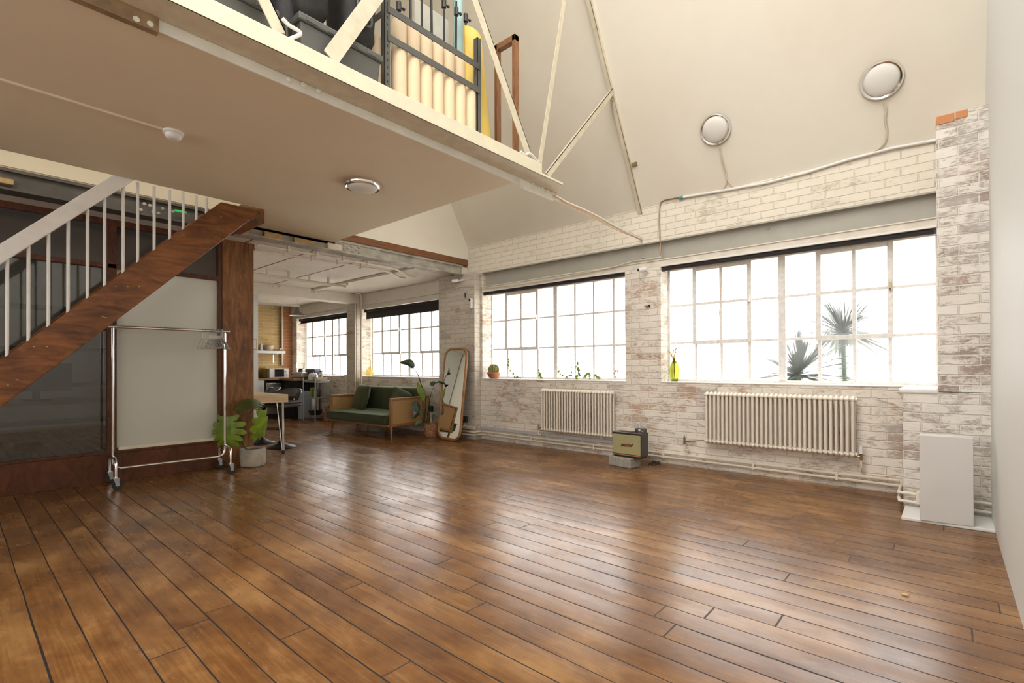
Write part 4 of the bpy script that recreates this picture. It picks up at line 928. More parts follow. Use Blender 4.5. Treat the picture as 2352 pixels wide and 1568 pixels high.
MB().obox(L(w_/2-.068,dd*.72-.036,hh+.030), (.022, .002, .018), R4).build('display', M['white'], bx)
MB().cyl(L(w_/2-.105,dd*.72-.035,hh+.015), L(w_/2-.105,dd*.72-.044,hh+.015), .014, n=12).build('dial', M['blackpl'], bx, smooth=True)
MB().cyl(L(w_/2-.035,dd*.72-.035,hh+.018), L(w_/2-.035,dd*.72-.039,hh+.018), .008, n=10).build('button', M['steel'], bx, smooth=True)
cable('power_cable', [AZ(x, y, .008) for x, y in ((1490,1066),(1500,1060),(1510,1062),(1503,1067),(1496,1066),(1506,1062),(1514,1060),(1516,1065),(1508,1063),(1500,1058),(1494,1050))], .005, 'rubber', 'black power cable coiled on the floor right of the concrete block')

# ---- white box by the right wall
zp_ = .022; a = AZ(2112.7,1193.4,zp_); b = AZ(2237,1210,zp_); ht = (AY(2109.7,999.4,a.y).z+AY(2233,1005,b.y).z)/2
bk1 = AZ(2110.4,989.8,ht); bk2 = AZ(2228.7,996,ht)
q = MB(); f1, f2 = V((a.x,a.y,zp_)), V((b.x,b.y,zp_)); dv = V((0,.13,0))
f2.y = min(f2.y, f1.y+.04)
q.prism([f1, f2, f2+dv, f1+dv], (0,0,ht-zp_))
single('white_plinth_box', q, M['whitebox'], 'tall plain white box standing on the painted plinth by the right wall', 'box', (f1+f2)/2+dv/2, bevel=.003)
tag(MB().ball(AZ(2079,1366,.004)+V((0,0,.003)), .018, 8, 5, (1,.6,.2)).build('fallen_leaf', M['straw'], origin=AZ(2079,1366,.0)), 'tiny dry leaf lying on the floorboards at right', 'leaf')
# ================================================================ PLANTS, SOFA, MIRROR, RACK, KITCHEN
def leafgrid(q, path, widths, up, nv=6, fold=.25, wave=0, seed=0):   # path: midrib points, widths: half widths, up: leaf normal hint
    P = [V(p) for p in path]; n = len(P)-1
    def fn(u, v):
        t = u*n; i = min(int(t), n-1); f = t-i; c = P[i].lerp(P[i+1], f); w = widths[i]*(1-f)+widths[min(i+1, n)]*f
        T = (P[min(i+1, n)]-P[i]).normalized(); sd = T.cross(V(up)).normalized(); nn = sd.cross(T).normalized()
        s = 2*v-1; return c+sd*(s*w)+nn*(fold*w*abs(s)+wave*math.sin(u*17+seed+s*3)*w*abs(s))
    q.grid(n*2, nv, fn)
def monstera(q, base, tip, up, W, seed=0, n=5):
    random.seed(seed); base, tip = V(base), V(tip); d = tip-base; Lh = d.length; T = d.normalized(); sd = T.cross(V(up)).normalized(); nn = sd.cross(T).normalized()
    mid = [base+d*t-nn*(.20*Lh*t*t) for t in [i/10 for i in range(11)]]
    def M_(t): t = max(0, min(1, t)); i = min(int(t*10), 9); return mid[i].lerp(mid[i+1], t*10-i)
    for s in (-1, 1):
        for k in range(n):
            t0 = -.02+k/n*.95; t1 = t0+.95/n*.97
            wd = W*(.70, 1, 1.05, .92, .70, .5)[min(k, 5)]*(.94+.12*random.random()); bend = (-.42, -.10, .10, .24, .38, .5)[min(k, 5)]
            def fn(u, v, t0=t0, t1=t1, wd=wd, bend=bend, s=s, k=k):
                wid = min(1.0, 1.02-.10*u)*(1-max(0, (u-.80)/.2)**2*.9)
                tm = (t0+t1)/2; th = (t1-t0)/2; t = tm+(2*v-1)*th*((1.30 if u < .45 else 1.04)*wid+.9*u*u*(.30 if k < 3 else .18))
                c = M_(min(1, max(0, t))) + T*((t-min(1, max(0, t)))*Lh)
                return c+sd*(s*wd*u)+T*(bend*wd*u*u*1.0)-nn*(wd*(.50*u*u-.10*u))
            q.grid(7, 4, fn)
    leafgrid(q, [M_(.78), M_(.86), M_(.94), tip+T*.02-nn*.2*Lh], [W*.16, W*.18, W*.12, .003], nn)
# monstera in the concrete pot
b = AZ(580,1073.5); b = b+V((-.12,.05,0)); pr = .137
pot = thing('concrete_pot', 'round concrete pot on the floor beside the plywood post', 'pot', b)
MB().lathe([(.10,0),(.125,.006),(.136,.03),(pr,.19),(pr-.004,.205),(pr-.022,.205),(pr-.024,.185),(.01,.185)], b, 40).build('pot_body', M['concrete'], pot, smooth=True)
MB().lathe([(pr-.025,.186),(.06,.194),(.01,.192)], b, 24).build('soil', M['soil'], pot, smooth=True)
dp = (b-CAM).dot(fwd)
mo_ = thing('monstera', 'monstera plant with three split leaves growing in the concrete pot', 'plant', b+V((0,0,.19)))
back = -fwd
def DP(x, y, k=0): return AD(x, y, dp+k)
root_ = b+V((0,0,.19))
for P, r in (([DP(562,1030),DP(553,1000,-.02),DP(533,975,-.06),DP(521,963,-.2)], .006), ([DP(566,1032),DP(553,1012),DP(553,970),DP(562,935,-.02),DP(570,913,-.03)], .005), ([DP(564,1030),DP(558,1010),DP(565,975),DP(575,948),DP(583,939,-.02),DP(605,944,-.03)], .005), ([DP(572,1034),DP(562,1024),DP(556,1005)], .009)):
    MB().tube(spline([V(p) for p in P], 6), r, 8).build('stem', M['stem'], mo_, smooth=True)
q = MB(); monstera(q, DP(519,960,-.2), DP(513,1024,-.26), (back+V((0,0,.8))).normalized(), .185, 1); q.build('leaf', M['leafb'], mo_, smooth=True)
q = MB(); monstera(q, DP(569,916,.06), DP(573,925,-.26), (V((0,0,1))+back*.25), .16, 2); q.build('leaf', M['leaf'], mo_, smooth=True)
q = MB(); monstera(q, DP(606,945,-.03), DP(606,1008,-.02), (rgt*.95+back*.30), .12, 4, 4); q.build('leaf', M['leafb'], mo_, smooth=True)
# bird of paradise
b = AZ(990,1004); b = b+V((-.05,.06,0)); dp2 = (b-CAM).dot(fwd)
pot = thing('clay_pot', 'mottled brown clay pot between the sofa and the mirror', 'pot', b)
MB().lathe([(.085,0),(.10,.005),(.118,.05),(.123,.12),(.115,.195),(.118,.205),(.118,.222),(.104,.222),(.102,.2),(.01,.2)], b, 36).build('pot_body', M['clay'], pot, smooth=True)
MB().lathe([(.101,.201),(.01,.205)], b, 20).build('soil', M['soil'], pot)
bp = thing('bird_of_paradise_plant', 'tall dark leafed plant with arching stems in the mottled clay pot', 'plant', b+V((0,0,.2)))
def Q(x, y, k=0): return AD(x, y, dp2+k)
R0 = [Q(975,970), Q(980,970), Q(984,971), Q(971,968), Q(977,972,.03)]
stems = [([R0[0],Q(977,915),Q(968,885),Q(959,858),Q(949,845)], .011), ([R0[1],Q(985,930),Q(990,905),Q(997,885)], .006), ([R0[3],Q(971,945),Q(970,925),Q(968,915)], .006), ([R0[2],Q(979,940),Q(977,920),Q(974,917)], .006),
         ([R0[0],Q(974,950),Q(968,942)], .005), ([R0[3],Q(966,955),Q(962,950)], .004), ([R0[4],Q(988,960),Q(992,952)], .004), ([Q(973,970,.02),Q(972,940,.02),Q(973,920,.02)], .007), ([Q(987,970,.02),Q(986,950,.02),Q(987,930,.02)], .008)]
for P, r in stems: MB().tube(spline(P, 5), [r*(1-.5*i/((len(P)-1)*5)) for i in range((len(P)-1)*5+1)], 7).build('stem', M['darkleaf'], bp, smooth=True)
def bl(name, path, w, up, mat, fold=.35):
    q = MB(); P = spline(path, 3); n = len(P)-1
    ws = [w*(math.sin(PI*min(1, (i/n)*.93+.07))**.75) for i in range(n+1)]; leafgrid(q, P, ws, up, 6, fold); q.build(name, M[mat], bp, smooth=True)
bl('leaf', [Q(949,845),Q(944,836),Q(935,833),Q(918,833)], .062, V((0,0,.5))+back, 'darkleaf')
bl('leaf', [Q(973,919,-.05),Q(969,905,-.05),Q(963,892,-.05),Q(959,877,-.05)], .052, back*.9+rgt*.4, 'leafb', .2)
bl('leaf', [Q(958,922,-.08),Q(955,930,-.09),Q(958,938,-.1),Q(963,946,-.1)], .075, back+V((0,0,.3)), 'darkleaf')
bl('leaf', [Q(964,951,-.05),Q(958,950,-.05),Q(953,954,-.05),Q(949,962,-.05)], .055, back+V((0,0,.6)), 'darkleaf')
bl('leaf', [Q(967,971,-.04),Q(962,971,-.05),Q(958,974,-.05),Q(955,979,-.05)], .035, back+V((0,0,.6)), 'leaf')
bl('leaf', [Q(994,953),Q(998,951),Q(1002,954),Q(1005,960)], .035, back+V((0,0,.6)), 'leaf')
bl('leaf', [Q(997,885,.0),Q(993,883),Q(995,880),Q(1001,878)], .04, back+V((0,0,.3)), 'darkleaf')
bl('leaf', [Q(998,884,-.1),Q(1006,879,-.12),Q(1016,881,-.12),Q(1030,885,-.12)], .04, V((0,0,1))+back*.4, 'darkleaf')
# palms and ivy outside the windows
def yucca(c, R, n, seed, name, label, trunk, Lf=.5, w=.028):
    random.seed(seed); t = thing(name, label, 'yucca', (c.x,c.y,-.05)); q = MB()
    for k in range(n):
        a = random.uniform(0, 2*PI); el = random.uniform(-.35, 1.35); ln = Lf*random.uniform(.75, 1.1)
        d0 = V((math.cos(a)*math.cos(el), math.sin(a)*math.cos(el)*(.28 if math.sin(a) < 0 else 1), math.sin(el))); P = [c+d0*(ln*s)+V((0,0,-.22*ln*s*s*math.cos(el))) for s in (0,.3,.6,.85,1)]
        leafgrid(q, P, [w*.6, w, w*.85, w*.45, .002], (0,0,1) if abs(d0.z) < .8 else (1,0,0), 2, .2)
    q.build('fronds', M['yucca'], t, smooth=True)['kind'] = 'stuff'
    MB().tube([(c.x,c.y,-.06),(c.x+.02,c.y,(c.z)/2),(c.x,c.y,c.z)], [.06,.05,.055], 10).build('trunk', M['yucca'], t, smooth=True)
def OUT(x, y, Y): d = ray(x, y); return CAM+d*(Y/d.y)
yucca(OUT(1832,862,6.45), .4, 80, 2, 'yucca', 'sharper spiky yucca close behind the lower middle of the right window', True, .78, .042)
yucca(OUT(1935,765,7.1), .5, 90, 3, 'yucca', 'taller blurred yucca behind the right window, right of the first', True, .84, .040)
random.seed(11)
def ivy(pts, n, label, s=.018, mat='leafb'):
    P = spline([AY(x, y, YF-.022) for x, y in pts], 6); t = thing('ivy_sprig', label, 'ivy', P[0], group='ivy sprigs outside the middle window')
    MB().tube(P, .0022, 5).build('stem', M['cedar'], t); q = MB()
    for k in range(n):
        c = P[int((len(P)-1)*k/max(1, n-1))]+V((random.uniform(-.02,.02), random.uniform(-.008,.004), random.uniform(-.012,.02))); a = random.uniform(0, 6.28); e = s*random.uniform(.7, 1.5)
        d_ = V((math.cos(a)*e, 0, math.sin(a)*e)); n_ = V((-d_.z, .004, d_.x)); q._add([c-d_, c+n_*.8-d_*.3, c+d_, c-n_*.8-d_*.3, c+V((0,-.004,0))], [(0,4,1),(1,4,2),(2,4,3),(3,4,0)])
    q.build('leaves', M[mat], t)['kind'] = 'stuff'
ivy([(1168,828),(1170,842),(1176,856),(1185,866),(1196,868)], 12, 'trailing ivy sprig right of the cactus')
ivy([(1240,853),(1240,862),(1244,868)], 12, 'small ivy tuft left of the thick window bar', .02)
ivy([(1282,850),(1290,860),(1300,868),(1310,862),(1311,846)], 14, 'spreading ivy sprig right of the thick window bar')
ivy([(1326,833),(1327,848),(1330,858),(1326,868)], 14, 'tallest upright ivy sprig behind the middle window', .022)
ivy([(1343,866),(1350,860),(1358,868)], 12, 'bushy ivy tuft low behind the middle window', .02)
ivy([(1366,862),(1370,866),(1376,868)], 10, 'small ivy tuft, second from the right behind the middle window')
ivy([(1411,866),(1414,855),(1419,850)], 6, 'reddish dry ivy sprig at the right end of the middle window', .016, 'clay')

# ---- mirror
mb_ = AZ(1030,1011); mtp = AY(1049,799,5.435); mb_.z = .0
wd_ = .285; ux = (V((1,-.085,0))).normalized(); vz = (mtp-mb_); Hm = vz.length; vz.normalize(); nz = ux.cross(vz).normalized()
mi = thing('floor_mirror', 'tall round cornered wooden mirror leaning on the brick pillar', 'mirror', mb_)
def rr(w, h, r, n=8):
    out = []
    for cx, cz, a0 in ((w-r,h-r,0),(-(w-r),h-r,PI/2),(-(w-r),r,PI),(w-r,r,1.5*PI)):
        for i in range(n+1): a = a0+PI/2*i/n; out.append((cx+r*math.cos(a), cz+r*math.sin(a)))
    return out
def MP(x, z, k=0): return mb_+ux*x+vz*z+nz*k
MB().tube([MP(x, z+.022, .0) for x, z in rr(wd_, Hm-.04, .15)], .022, 10, closed=True).build('frame', M['teakl'] if 'teakl' in M else M['teak'], mi, smooth=True)
pts = [MP(x, z+.022, .008) for x, z in rr(wd_-.012, Hm-.04, .14)]
q = MB(); q.prism(pts, nz*(-.006)); q.build('glass', M['mirror'], mi)

# ---- sofa
o = AZ(898,1008); o.z = 0; o2 = AZ(762,989); o2.z = 0
ux = (o2-o).normalized(); uy = V((-ux.y, ux.x, 0));  uy = uy if uy.y > 0 else -uy
Rz = Matrix((ux, uy, V((0,0,1)))).transposed()
LW = (o2-o).length
def SP(x, y, z): return o+ux*x+uy*y+V((0,0,z))
sf = thing('sofa', 'green velvet two seat sofa with wooden cane panelled arms', 'sofa', SP(LW/2,.4,0))
def sbox(name, a, b, mat, bev=.006, par=None):
    c = [(a[i]+b[i])/2 for i in range(3)]; q = MB().obox(SP(*c), [abs(b[i]-a[i]) for i in range(3)], Rz); return q.build(name, M[mat], par or sf, bevel=bev)
armz, D2 = .655, .80
for x0, x1 in ((-.035,.012),(LW-.02,LW+.027)):
    fr = sbox('arm_frame', (x0,-.03,.195),(x1,.012,armz), 'teak'); 
    for a, b in (((x0,D2-.04,.195),(x1,D2,armz)), ((x0,-.03,armz-.035),(x1,D2,armz)), ((x0,-.03,.195),(x1,D2,.24))): sbox('arm_rail', a, b, 'teak', par=fr)
    sbox('cane_panel', (x0+.014,.0,.23),(x1-.014,D2-.03,armz-.03), 'cane', 0, fr)
sbox('base_rail', (0,-.07,.195),(LW,.0,.225), 'teak'); sbox('base_rail', (0,0,.19),(LW,D2-.03,.215), 'teak')
for x, y in ((-.01,0),(LW,0),(-.01,D2-.03),(LW,D2-.03),(LW*.5,.55)):
    MB().tube([SP(x,y,0), SP(x,y,.2)], [.014,.022], 10).build('leg', M['teak'], sf, smooth=True)
q = MB(); q.obox(SP(LW/2-.01+.02,.27,.305), (LW+.0,.80,.16), Rz); q.build('seat_cushion', M['velvet'], sf, smooth=False, bevel=.045, seg=5)
pth = [SP(x, y, .372) for x, y in ((.015,.6),(.015,-.122),(LW-.0,-.122),(LW-.0,.6))]; MB().tube(pth, .006, 6).build('piping', M['velvet'], sf, smooth=True)
tl = Matrix.Rotation(-.16, 3, 'X'); q = MB(); q.obox(SP(LW/2,.68,.585), (LW-.06,.16,.44), Rz @ tl.inverted()); q.build('backrest', M['velvet'], sf, bevel=.055, seg=5)
def pillow(c, rot, size, label):
    q = MB(); q.cushion(c, size, rot); t = single('cushion', q, M['velvet'], label, 'cushion', c, 'green cushions on the sofa', smooth=True, weld=True); return t
cA = SP(LW-.33,.40,.60); Ra = Rz @ Matrix.Rotation(.20, 3, 'Z') @ Matrix.Rotation(PI/2-.28, 3, 'X') @ Matrix.Rotation(.05, 3, 'Z')
pillow(cA, Ra, (.50,.50,.17), 'square green velvet cushion at the left end of the sofa')
cB = SP(.15,.33,.60); Rb = Rz @ Matrix.Rotation(-1.42, 3, 'Z') @ Matrix.Rotation(PI/2-.28, 3, 'X') @ Matrix.Rotation(.45, 3, 'Z')
pillow(cB, Rb, (.40,.40,.15), 'green cushion seen edge-on against the right arm of the sofa')

# ---- clothes rack
wl = [AZ(255,1106), AZ(264,1122), AZ(505,1074), AZ(540,1085)]
cl, cr = (wl[0]+wl[1])/2, (wl[2]+wl[3])/2
cl = V((-6.13,1.055,0)); cr = V((-6.07,2.035,0))
zr_ = (AX(270,750,cl.x).z+AX(526,762,cr.x).z)/2
rc = thing('clothes_rack', 'chrome wheeled clothes rack in front of the glazed partition', 'clothes rack', (cl+cr)/2)
dr = (cr-cl).normalized(); px_ = V((dr.y,-dr.x,0))
MB().tube([cl-dr*.04+V((0,0,zr_)), cr+dr*.04+V((0,0,zr_))], .0165, 14).build('hanging_rail', M['chrome'], rc, smooth=True)
for c, s in ((cl,-1),(cr,1)):
    MB().cyl(c+dr*(s*.04)+V((0,0,zr_)), c+dr*(s*.047)+V((0,0,zr_)), .022, n=14).build('rail_cap', M['chrome'], rc, smooth=True)
zb0 = .165
q = MB(); P = [cl+V((0,0,zr_)), cl+V((0,0,zb0+.09)), cl+V((0,0,zb0+.05))+dr*.005, cl+V((0,0,zb0+.02))+dr*.02, cl+V((0,0,zb0))+dr*.06, cr+V((0,0,zb0))-dr*.06, cr+V((0,0,zb0+.02))-dr*.02, cr+V((0,0,zb0+.05))-dr*.005, cr+V((0,0,zb0+.09)), cr+V((0,0,zr_))]
q.tube(P, .0125, 12); q.build('frame_tube', M['chrome'], rc, smooth=True)
for c in (cl, cr):
    q = MB(); P = [c-px_*.21+V((0,0,.115)), c-px_*.21+V((0,0,.23)), c-px_*.195+V((0,0,.265)), c-px_*.16+V((0,0,.285)), c+px_*.16+V((0,0,.285)), c+px_*.195+V((0,0,.265)), c+px_*.21+V((0,0,.23)), c+px_*.21+V((0,0,.115))]
    q.tube(P, .0125, 12); q.build('end_hoop', M['chrome'], rc, smooth=True)
    for s in (-1, 1):
        w0 = c+px_*(s*.21); MB().cyl(w0+V((0,0,.118)), w0+V((0,0,.105)), .018, n=12).build('stem_collar', M['chrome'], rc, smooth=True)
        wc = w0+dr*.012+V((0,0,.048)); ww = MB().cyl(wc-px_*.013, wc+px_*.013, .047, n=24).build('wheel', M['rubber'], rc, smooth=True, bevel=.004)
        MB().cyl(wc-px_*.016, wc+px_*.016, .017, n=14).build('hub', M['steel'], ww, smooth=True)
        q = MB(); q.box((0,0,0),(0,0,0)); q = MB()
        q.prism([w0-px_*.02+V((0,0,.108))-dr*.02, w0-px_*.02+V((0,0,.108))+dr*.025, wc-px_*.02+dr*.01+V((0,0,-.01)), wc-px_*.02-dr*.01+V((0,0,-.01))], px_*.003)
        q.prism([w0+px_*.017+V((0,0,.108))-dr*.02, w0+px_*.017+V((0,0,.108))+dr*.025, wc+px_*.017+dr*.01+V((0,0,-.01)), wc+px_*.017-dr*.01+V((0,0,-.01))], px_*.003)
        q.obox(w0+V((0,0,.106)), (.044,.044,.005)); q.build('fork', M['steel'], ww)
# hangers
def hanger():
    t = thing('wire_hanger', 'thin steel hanger hooked on the rack rail', 'hanger', (0,0,0), group='hangers on the clothes rack')
    hk = [V((.0,0,.022)) ] ; P = arc((0,0,0), .020, -.4, PI, 10, (1,0,0), (0,0,1)); P = [V((-.02,0,-.005))]+[p for p in P[::-1]][1:]
    P = arc((0,0,.0), .0195, PI*.95, -.35*PI, 10, (1,0,0), (0,0,1))+[V((0,0,-.035)), V((0,0,-.055))]
    MB().tube(P, .0018, 6).build('hook', M['steel'], t, smooth=True, local=True)
    MB().cyl((0,0,-.05),(0,0,-.085),.0045,n=8).build('neck_sleeve', M['white'], t, smooth=True, local=True)
    P = [V((0,0,-.085)),V((.03,0,-.092)),V((.19,0,-.17)),V((.205,0,-.182)),V((.19,0,-.19)),V((-.19,0,-.19)),V((-.205,0,-.182)),V((-.19,0,-.17)),V((-.03,0,-.092))]
    MB().tube(P, .0022, 6, closed=True).build('shoulder_wire', M['steel'], t, smooth=True, local=True)
    for s in (-1,1): MB().cyl((s*.19,0,-.19),(s*.19,0,-.178),.005,n=8).build('clip', M['white'], t, smooth=True, local=True)
    return t
h0 = hanger(); ya, yb = AX(466,755,cr.x).y, AX(508,760,cr.x).y; first = True
hy = [ya, ya+.032]+[ya+.068+i*(yb-ya-.068)/11 for i in range(12)]
for k, y in enumerate(hy):
    f_ = (y-cl.y)/(cr.y-cl.y); c = cl.lerp(cr, f_); c.z = zr_
    lab = ['leftmost wire hanger, hanging apart from the row', 'second wire hanger from the left, a little apart'][k] if k < 2 else 'thin steel hanger in the tight row at the right end of the rack'
    if first: h0.location = c; h0.rotation_euler = (0,0,math.atan2(px_.y, px_.x)); h0['label'] = lab; first = False
    else: dup(h0, c, math.atan2(px_.y, px_.x)+random.uniform(-.04,.04), lab)
f_ = .965; c = cl.lerp(cr, f_); q = MB()
q.prism([c+V((0,0,zr_+.02))-px_*.05, c+V((0,0,zr_+.02))+px_*.05, c+V((0,0,zr_-.07))+px_*.05, c+V((0,0,zr_-.20))+px_*.13+dr*.05, c+V((0,0,zr_-.20))-px_*.13+dr*.05, c+V((0,0,zr_-.07))-px_*.05][::-1], dr*.004)
single('white_hanger', q, M['white'], 'flat white plastic hanger at the right end of the rack', 'hanger', c+V((0,0,zr_)))

# ---- breakfast table and stools
TZ = AX(662,905,-6.62).z; tx0 = -6.60; ty1 = AX(662,905,tx0).y; thk = TZ-AX(662,923,tx0).z
tb_ = thing('breakfast_table', 'pale plywood table with chrome hairpin leg behind the post', 'table', (-7.2,2.7,0))
MB().box((tx0,2.44,TZ-thk),(-8.2,ty1,TZ)).build('table_top', M['beech'], tb_, bevel=.002)
q = MB()
for k in (1,2): q.box((tx0+.0008,2.441,TZ-thk*k/3-.001),(tx0-.002,ty1-.001,TZ-thk*k/3+.001))
q.build('ply_seams', M['oak'], tb_)
for lx, ly in ((tx0-.05,ty1-.04),(-8.05,ty1-.04)):
    q = MB(); q.tube([(lx,ly-.01,TZ-thk),(lx-.0,ly,.045)], .014, 10); q.tube([(lx-.09,ly-.05,TZ-thk),(lx-.02,ly-.01,.05)], .007, 8); q.build('hairpin_leg', M['chrome'], tb_, smooth=True)
    MB().cyl((lx,ly-.0,.0),(lx,ly,.05),.02,n=12).build('foot', M['rubber'], tb_, smooth=True)
def stool(c, rz):
    t = thing('bar_stool', '', 'bar stool', c, rz, 'black bar stools at the breakfast table')
    MB().lathe([(.20,0),(.203,.006),(.19,.016),(.12,.035),(.06,.06),(.035,.10),(.03,.12)], (0,0,0), 36).build('base', M['blackmt'], t, smooth=True, local=True)
    MB().cyl((0,0,.1),(0,0,.38),.029,n=16).cyl((0,0,.38),(0,0,.60),.022,n=16).build('column', M['blackmt'], t, smooth=True, local=True)
    P = [(.0,.03,.28),(.13,.06,.28),(.17,.12,.28),(.15,.18,.28),(0,.20,.28),(-.15,.18,.28),(-.17,.12,.28),(-.13,.06,.28)]
    MB().tube([V(p) for p in P], .008, 8, closed=True).build('footrest', M['blackmt'], t, smooth=True, local=True)
    q = MB(); q.obox((0,0,.61), (.40,.38,.045)); q.build('seat', M['leather'], t, bevel=.025, seg=4, local=True)
    MB().obox((0,-.02,.65),(.38,.36,.05)).build('seat_pad', M['leather'], t, bevel=.024, seg=4, local=True)
    def bf(u, v):
        a = -1.15+2.3*u; r = .21+.05*v; return V((r*math.sin(a)*1.0, -.0-r*math.cos(a), .70+.15*v*(math.cos(a*.9))**.8+.0))
    q = MB(); q.grid(20, 5, bf); q.build('backrest', M['leather'], t, smooth=True, solid=.03, local=True)
    MB().tube([(0,.0-.0,.60),(0,-.20,.60),(0,-.235,.66),(0,-.24,.76)], .012, 8).build('back_bracket', M['chrome'], t, smooth=True, local=True)
    MB().tube([(.02,.03,.58),(.10,.06,.565)], .006, 6).build('height_lever', M['blackmt'], t, local=True)
    return t
p1 = AZ(647,1027); p2_s = AZ(600,1017)
s1_ = stool(p1, PI+.35); s1_['label'] = 'black bar stool nearer the camera with round base beside the chrome table leg'
s2_ = dup(s1_, p2_s, PI-.2, 'black bar stool farther in, its base half hidden by the plywood post')
# ================================================================ KITCHEN
# counter along the far wall and under the window
zc = .905
kc = thing('kitchen_worktop', 'brown wooden L shaped kitchen worktop in the far corner', 'worktop', (-11.9,5.0,zc))
xcf = -11.68; xe = AZ(697,873,zc).x
MB().box((-12.24,4.19-.6,zc-.04),(xcf,YW-.005,zc)).build('worktop_back', M['oak'], kc, bevel=.004)
MB().box((xcf,5.07,zc-.05),(-10.95,YW-.005,zc)).build('worktop_side', M['oak'], kc, bevel=.004)
y1d, y0d = AX(664,900,xcf).y, AX(613,900,xcf).y
cu = thing('kitchen_cabinet', 'black base cabinet around the built-in dishwasher', 'cabinet', (-11.95,4.6,0))
MB().box((-12.2,AX(606,885,xcf).y+.01,.08),(xcf-.03,y0d-.01,zc-.042)).build('carcass', M['black'], cu); MB().box((-12.2,y1d+.01,0.02),(xcf-.03,YW-.01,zc-.042)).build('end_panel', M['black'], cu)
MB().box((-12.2,3.6,0),(xcf-.08,y1d,.08)).build('plinth', M['blackpl'], cu)
dw = thing('dishwasher', 'grey fronted dishwasher under the worktop, left of the wire trolley', 'dishwasher', (-11.9,(y0d+y1d)/2,.08))
MB().box((-12.18,y0d,.085),(xcf-.02,y1d,.80)).build('door_panel', M['steel'], dw, bevel=.006)
dpn = MB().box((xcf-.02,y0d+.01,.70),(xcf-.004,y1d-.01,.795)).build('control_panel', M['steel'], dw, bevel=.004)
MB().cyl((xcf+.01,y0d+.06,.69),(xcf+.01,y1d-.06,.69),.008,n=8).build('handle', M['chrome'], dpn, smooth=True)
cs = thing('side_cabinet', 'black cabinet under the short run of worktop at the window', 'cabinet', (-11.3,5.35,0))
MB().box((xcf+.01,5.12,.02),(-11.05,YW-.01,zc-.052)).build('carcass', M['black'], cs, bevel=.004)
single('white_bin', MB().box((-10.99,5.18,0),(-10.86,5.42,.62)), plain('pale_blue_plastic', (.45,.5,.6), .4), 'pale blue-grey bin beside the wire trolley', 'bin', (-10.9,5.3,0), bevel=.02)
w0, w1 = AX(595,885,xcf).y, AX(606,885,xcf).y
single('white_appliance', MB().box((-12.2,w0-.4,.55),(xcf+.02,w1,.86)), M['white'], 'white appliance panel left of the dishwasher', 'appliance', (-12,w0,.55), bevel=.005)
# microwave, jar
ym0, ym1 = AX(619,857,-11.80).y, AX(663,857,-11.80).y; zm0, zm1 = zc+.01, AX(640,846,-11.8).z
mw_ = thing('microwave', 'white microwave with dark door on the far worktop', 'microwave', (-12.0,(ym0+ym1)/2,zc))
MB().box((-12.2,ym0,zm0),(-11.8,ym1,zm1)).build('case', M['white'], mw_, bevel=.006)
MB().box((-11.80,ym0+.12,zm0+.02),(-11.79,ym1-.11,zm1-.02)).build('door_glass', plain('microwave_glass', (.02,.018,.02), .05), mw_, bevel=.003)
for z in (zm0+.07, zm0+.15): MB().cyl((-11.79,ym1-.055,z),(-11.775,ym1-.055,z),.018,n=12).build('knob', M['steel'], mw_, smooth=True)
for y in (ym0+.04, ym1-.04): MB().box((-12.15,y-.02,zc),(-11.85,y+.02,zm0)).build('foot', M['blackpl'], mw_)
c = AX(603,862,-11.95); single('storage_jar', MB().lathe([(.09,zc),(.095,zc+.2),(.07,zc+.24),(.07,zc+.27)], (-11.95,c.y,0), 24), glass('jar_glass', (.8,.75,.6), 0, 1.2, .6, (.85,.8,.65)), 'large glass storage jar left of the microwave', 'jar', (-11.95,c.y,zc), smooth=True)
# toaster, coffee machine, grinder on the short worktop
def KP(x, y, Y): return AY(x, y, Y)
a, b = KP(673,868,5.30), KP(698,868,5.30)
tt = thing('toaster', 'cream and steel toaster on the worktop beside the brick corner', 'toaster', ((a.x+b.x)/2,5.32,zc))
MB().box((a.x,5.24,zc+.01),(b.x,5.42,KP(680,854,5.3).z)).build('toaster_body', M['steel'], tt, bevel=.03, seg=4)
MB().box((a.x+.01,5.25,zc),(b.x-.01,5.41,zc+.015)).build('toaster_base', M['blackpl'], tt)
MB().box((a.x+.05,5.225,zc+.09),(a.x+.08,5.24,zc+.11)).build('lever', M['blackpl'], tt)
a, b = KP(703,869,5.42), KP(724,869,5.42)
cm_ = thing('coffee_machine', 'dark blue-grey coffee machine on the worktop behind the white kettle', 'coffee machine', ((a.x+b.x)/2,5.46,zc))
zt3 = KP(712,847,5.42).z; dm = plain('slate_plastic', (.06,.065,.085), .4)
MB().prism([(a.x+.02,5.40,zc),(b.x+.02,5.40,zc),(b.x+.02,5.40,zt3-.06),(b.x-.04,5.40,zt3),(a.x+.0,5.40,zt3),(a.x-.02,5.40,zt3-.09),(a.x+.05,5.40,zt3-.11)], (0,.16,0)).build('machine_body', dm, cm_, bevel=.008)
MB().box((a.x-.08,5.39,zc),(b.x,5.56,zc+.02)).build('drip_tray', M['blackpl'], cm_)
MB().cyl((a.x-.03,5.48,zt3-.09),(a.x-.03,5.48,zt3-.03),.03,n=14).build('brew_head', M['blackpl'], cm_, smooth=True)
a = KP(697,866,5.50); a.x -= .14; g_ = thing('coffee_grinder', 'coffee grinder with clear hopper between the toaster and the coffee machine', 'grinder', (a.x,5.5,zc))
zg = KP(697,846,5.5).z; zg2 = KP(697,834,5.5).z
MB().cyl((a.x,5.5,zc),(a.x,5.5,zg-.03),.055,n=20).build('grinder_body', M['blackpl'], g_, smooth=True); MB().lathe([(.03,zg-.03),(.06,zg-.01),(.085,zg)], (a.x,5.5,0), 24).build('hopper_neck', M['blackpl'], g_, smooth=True)
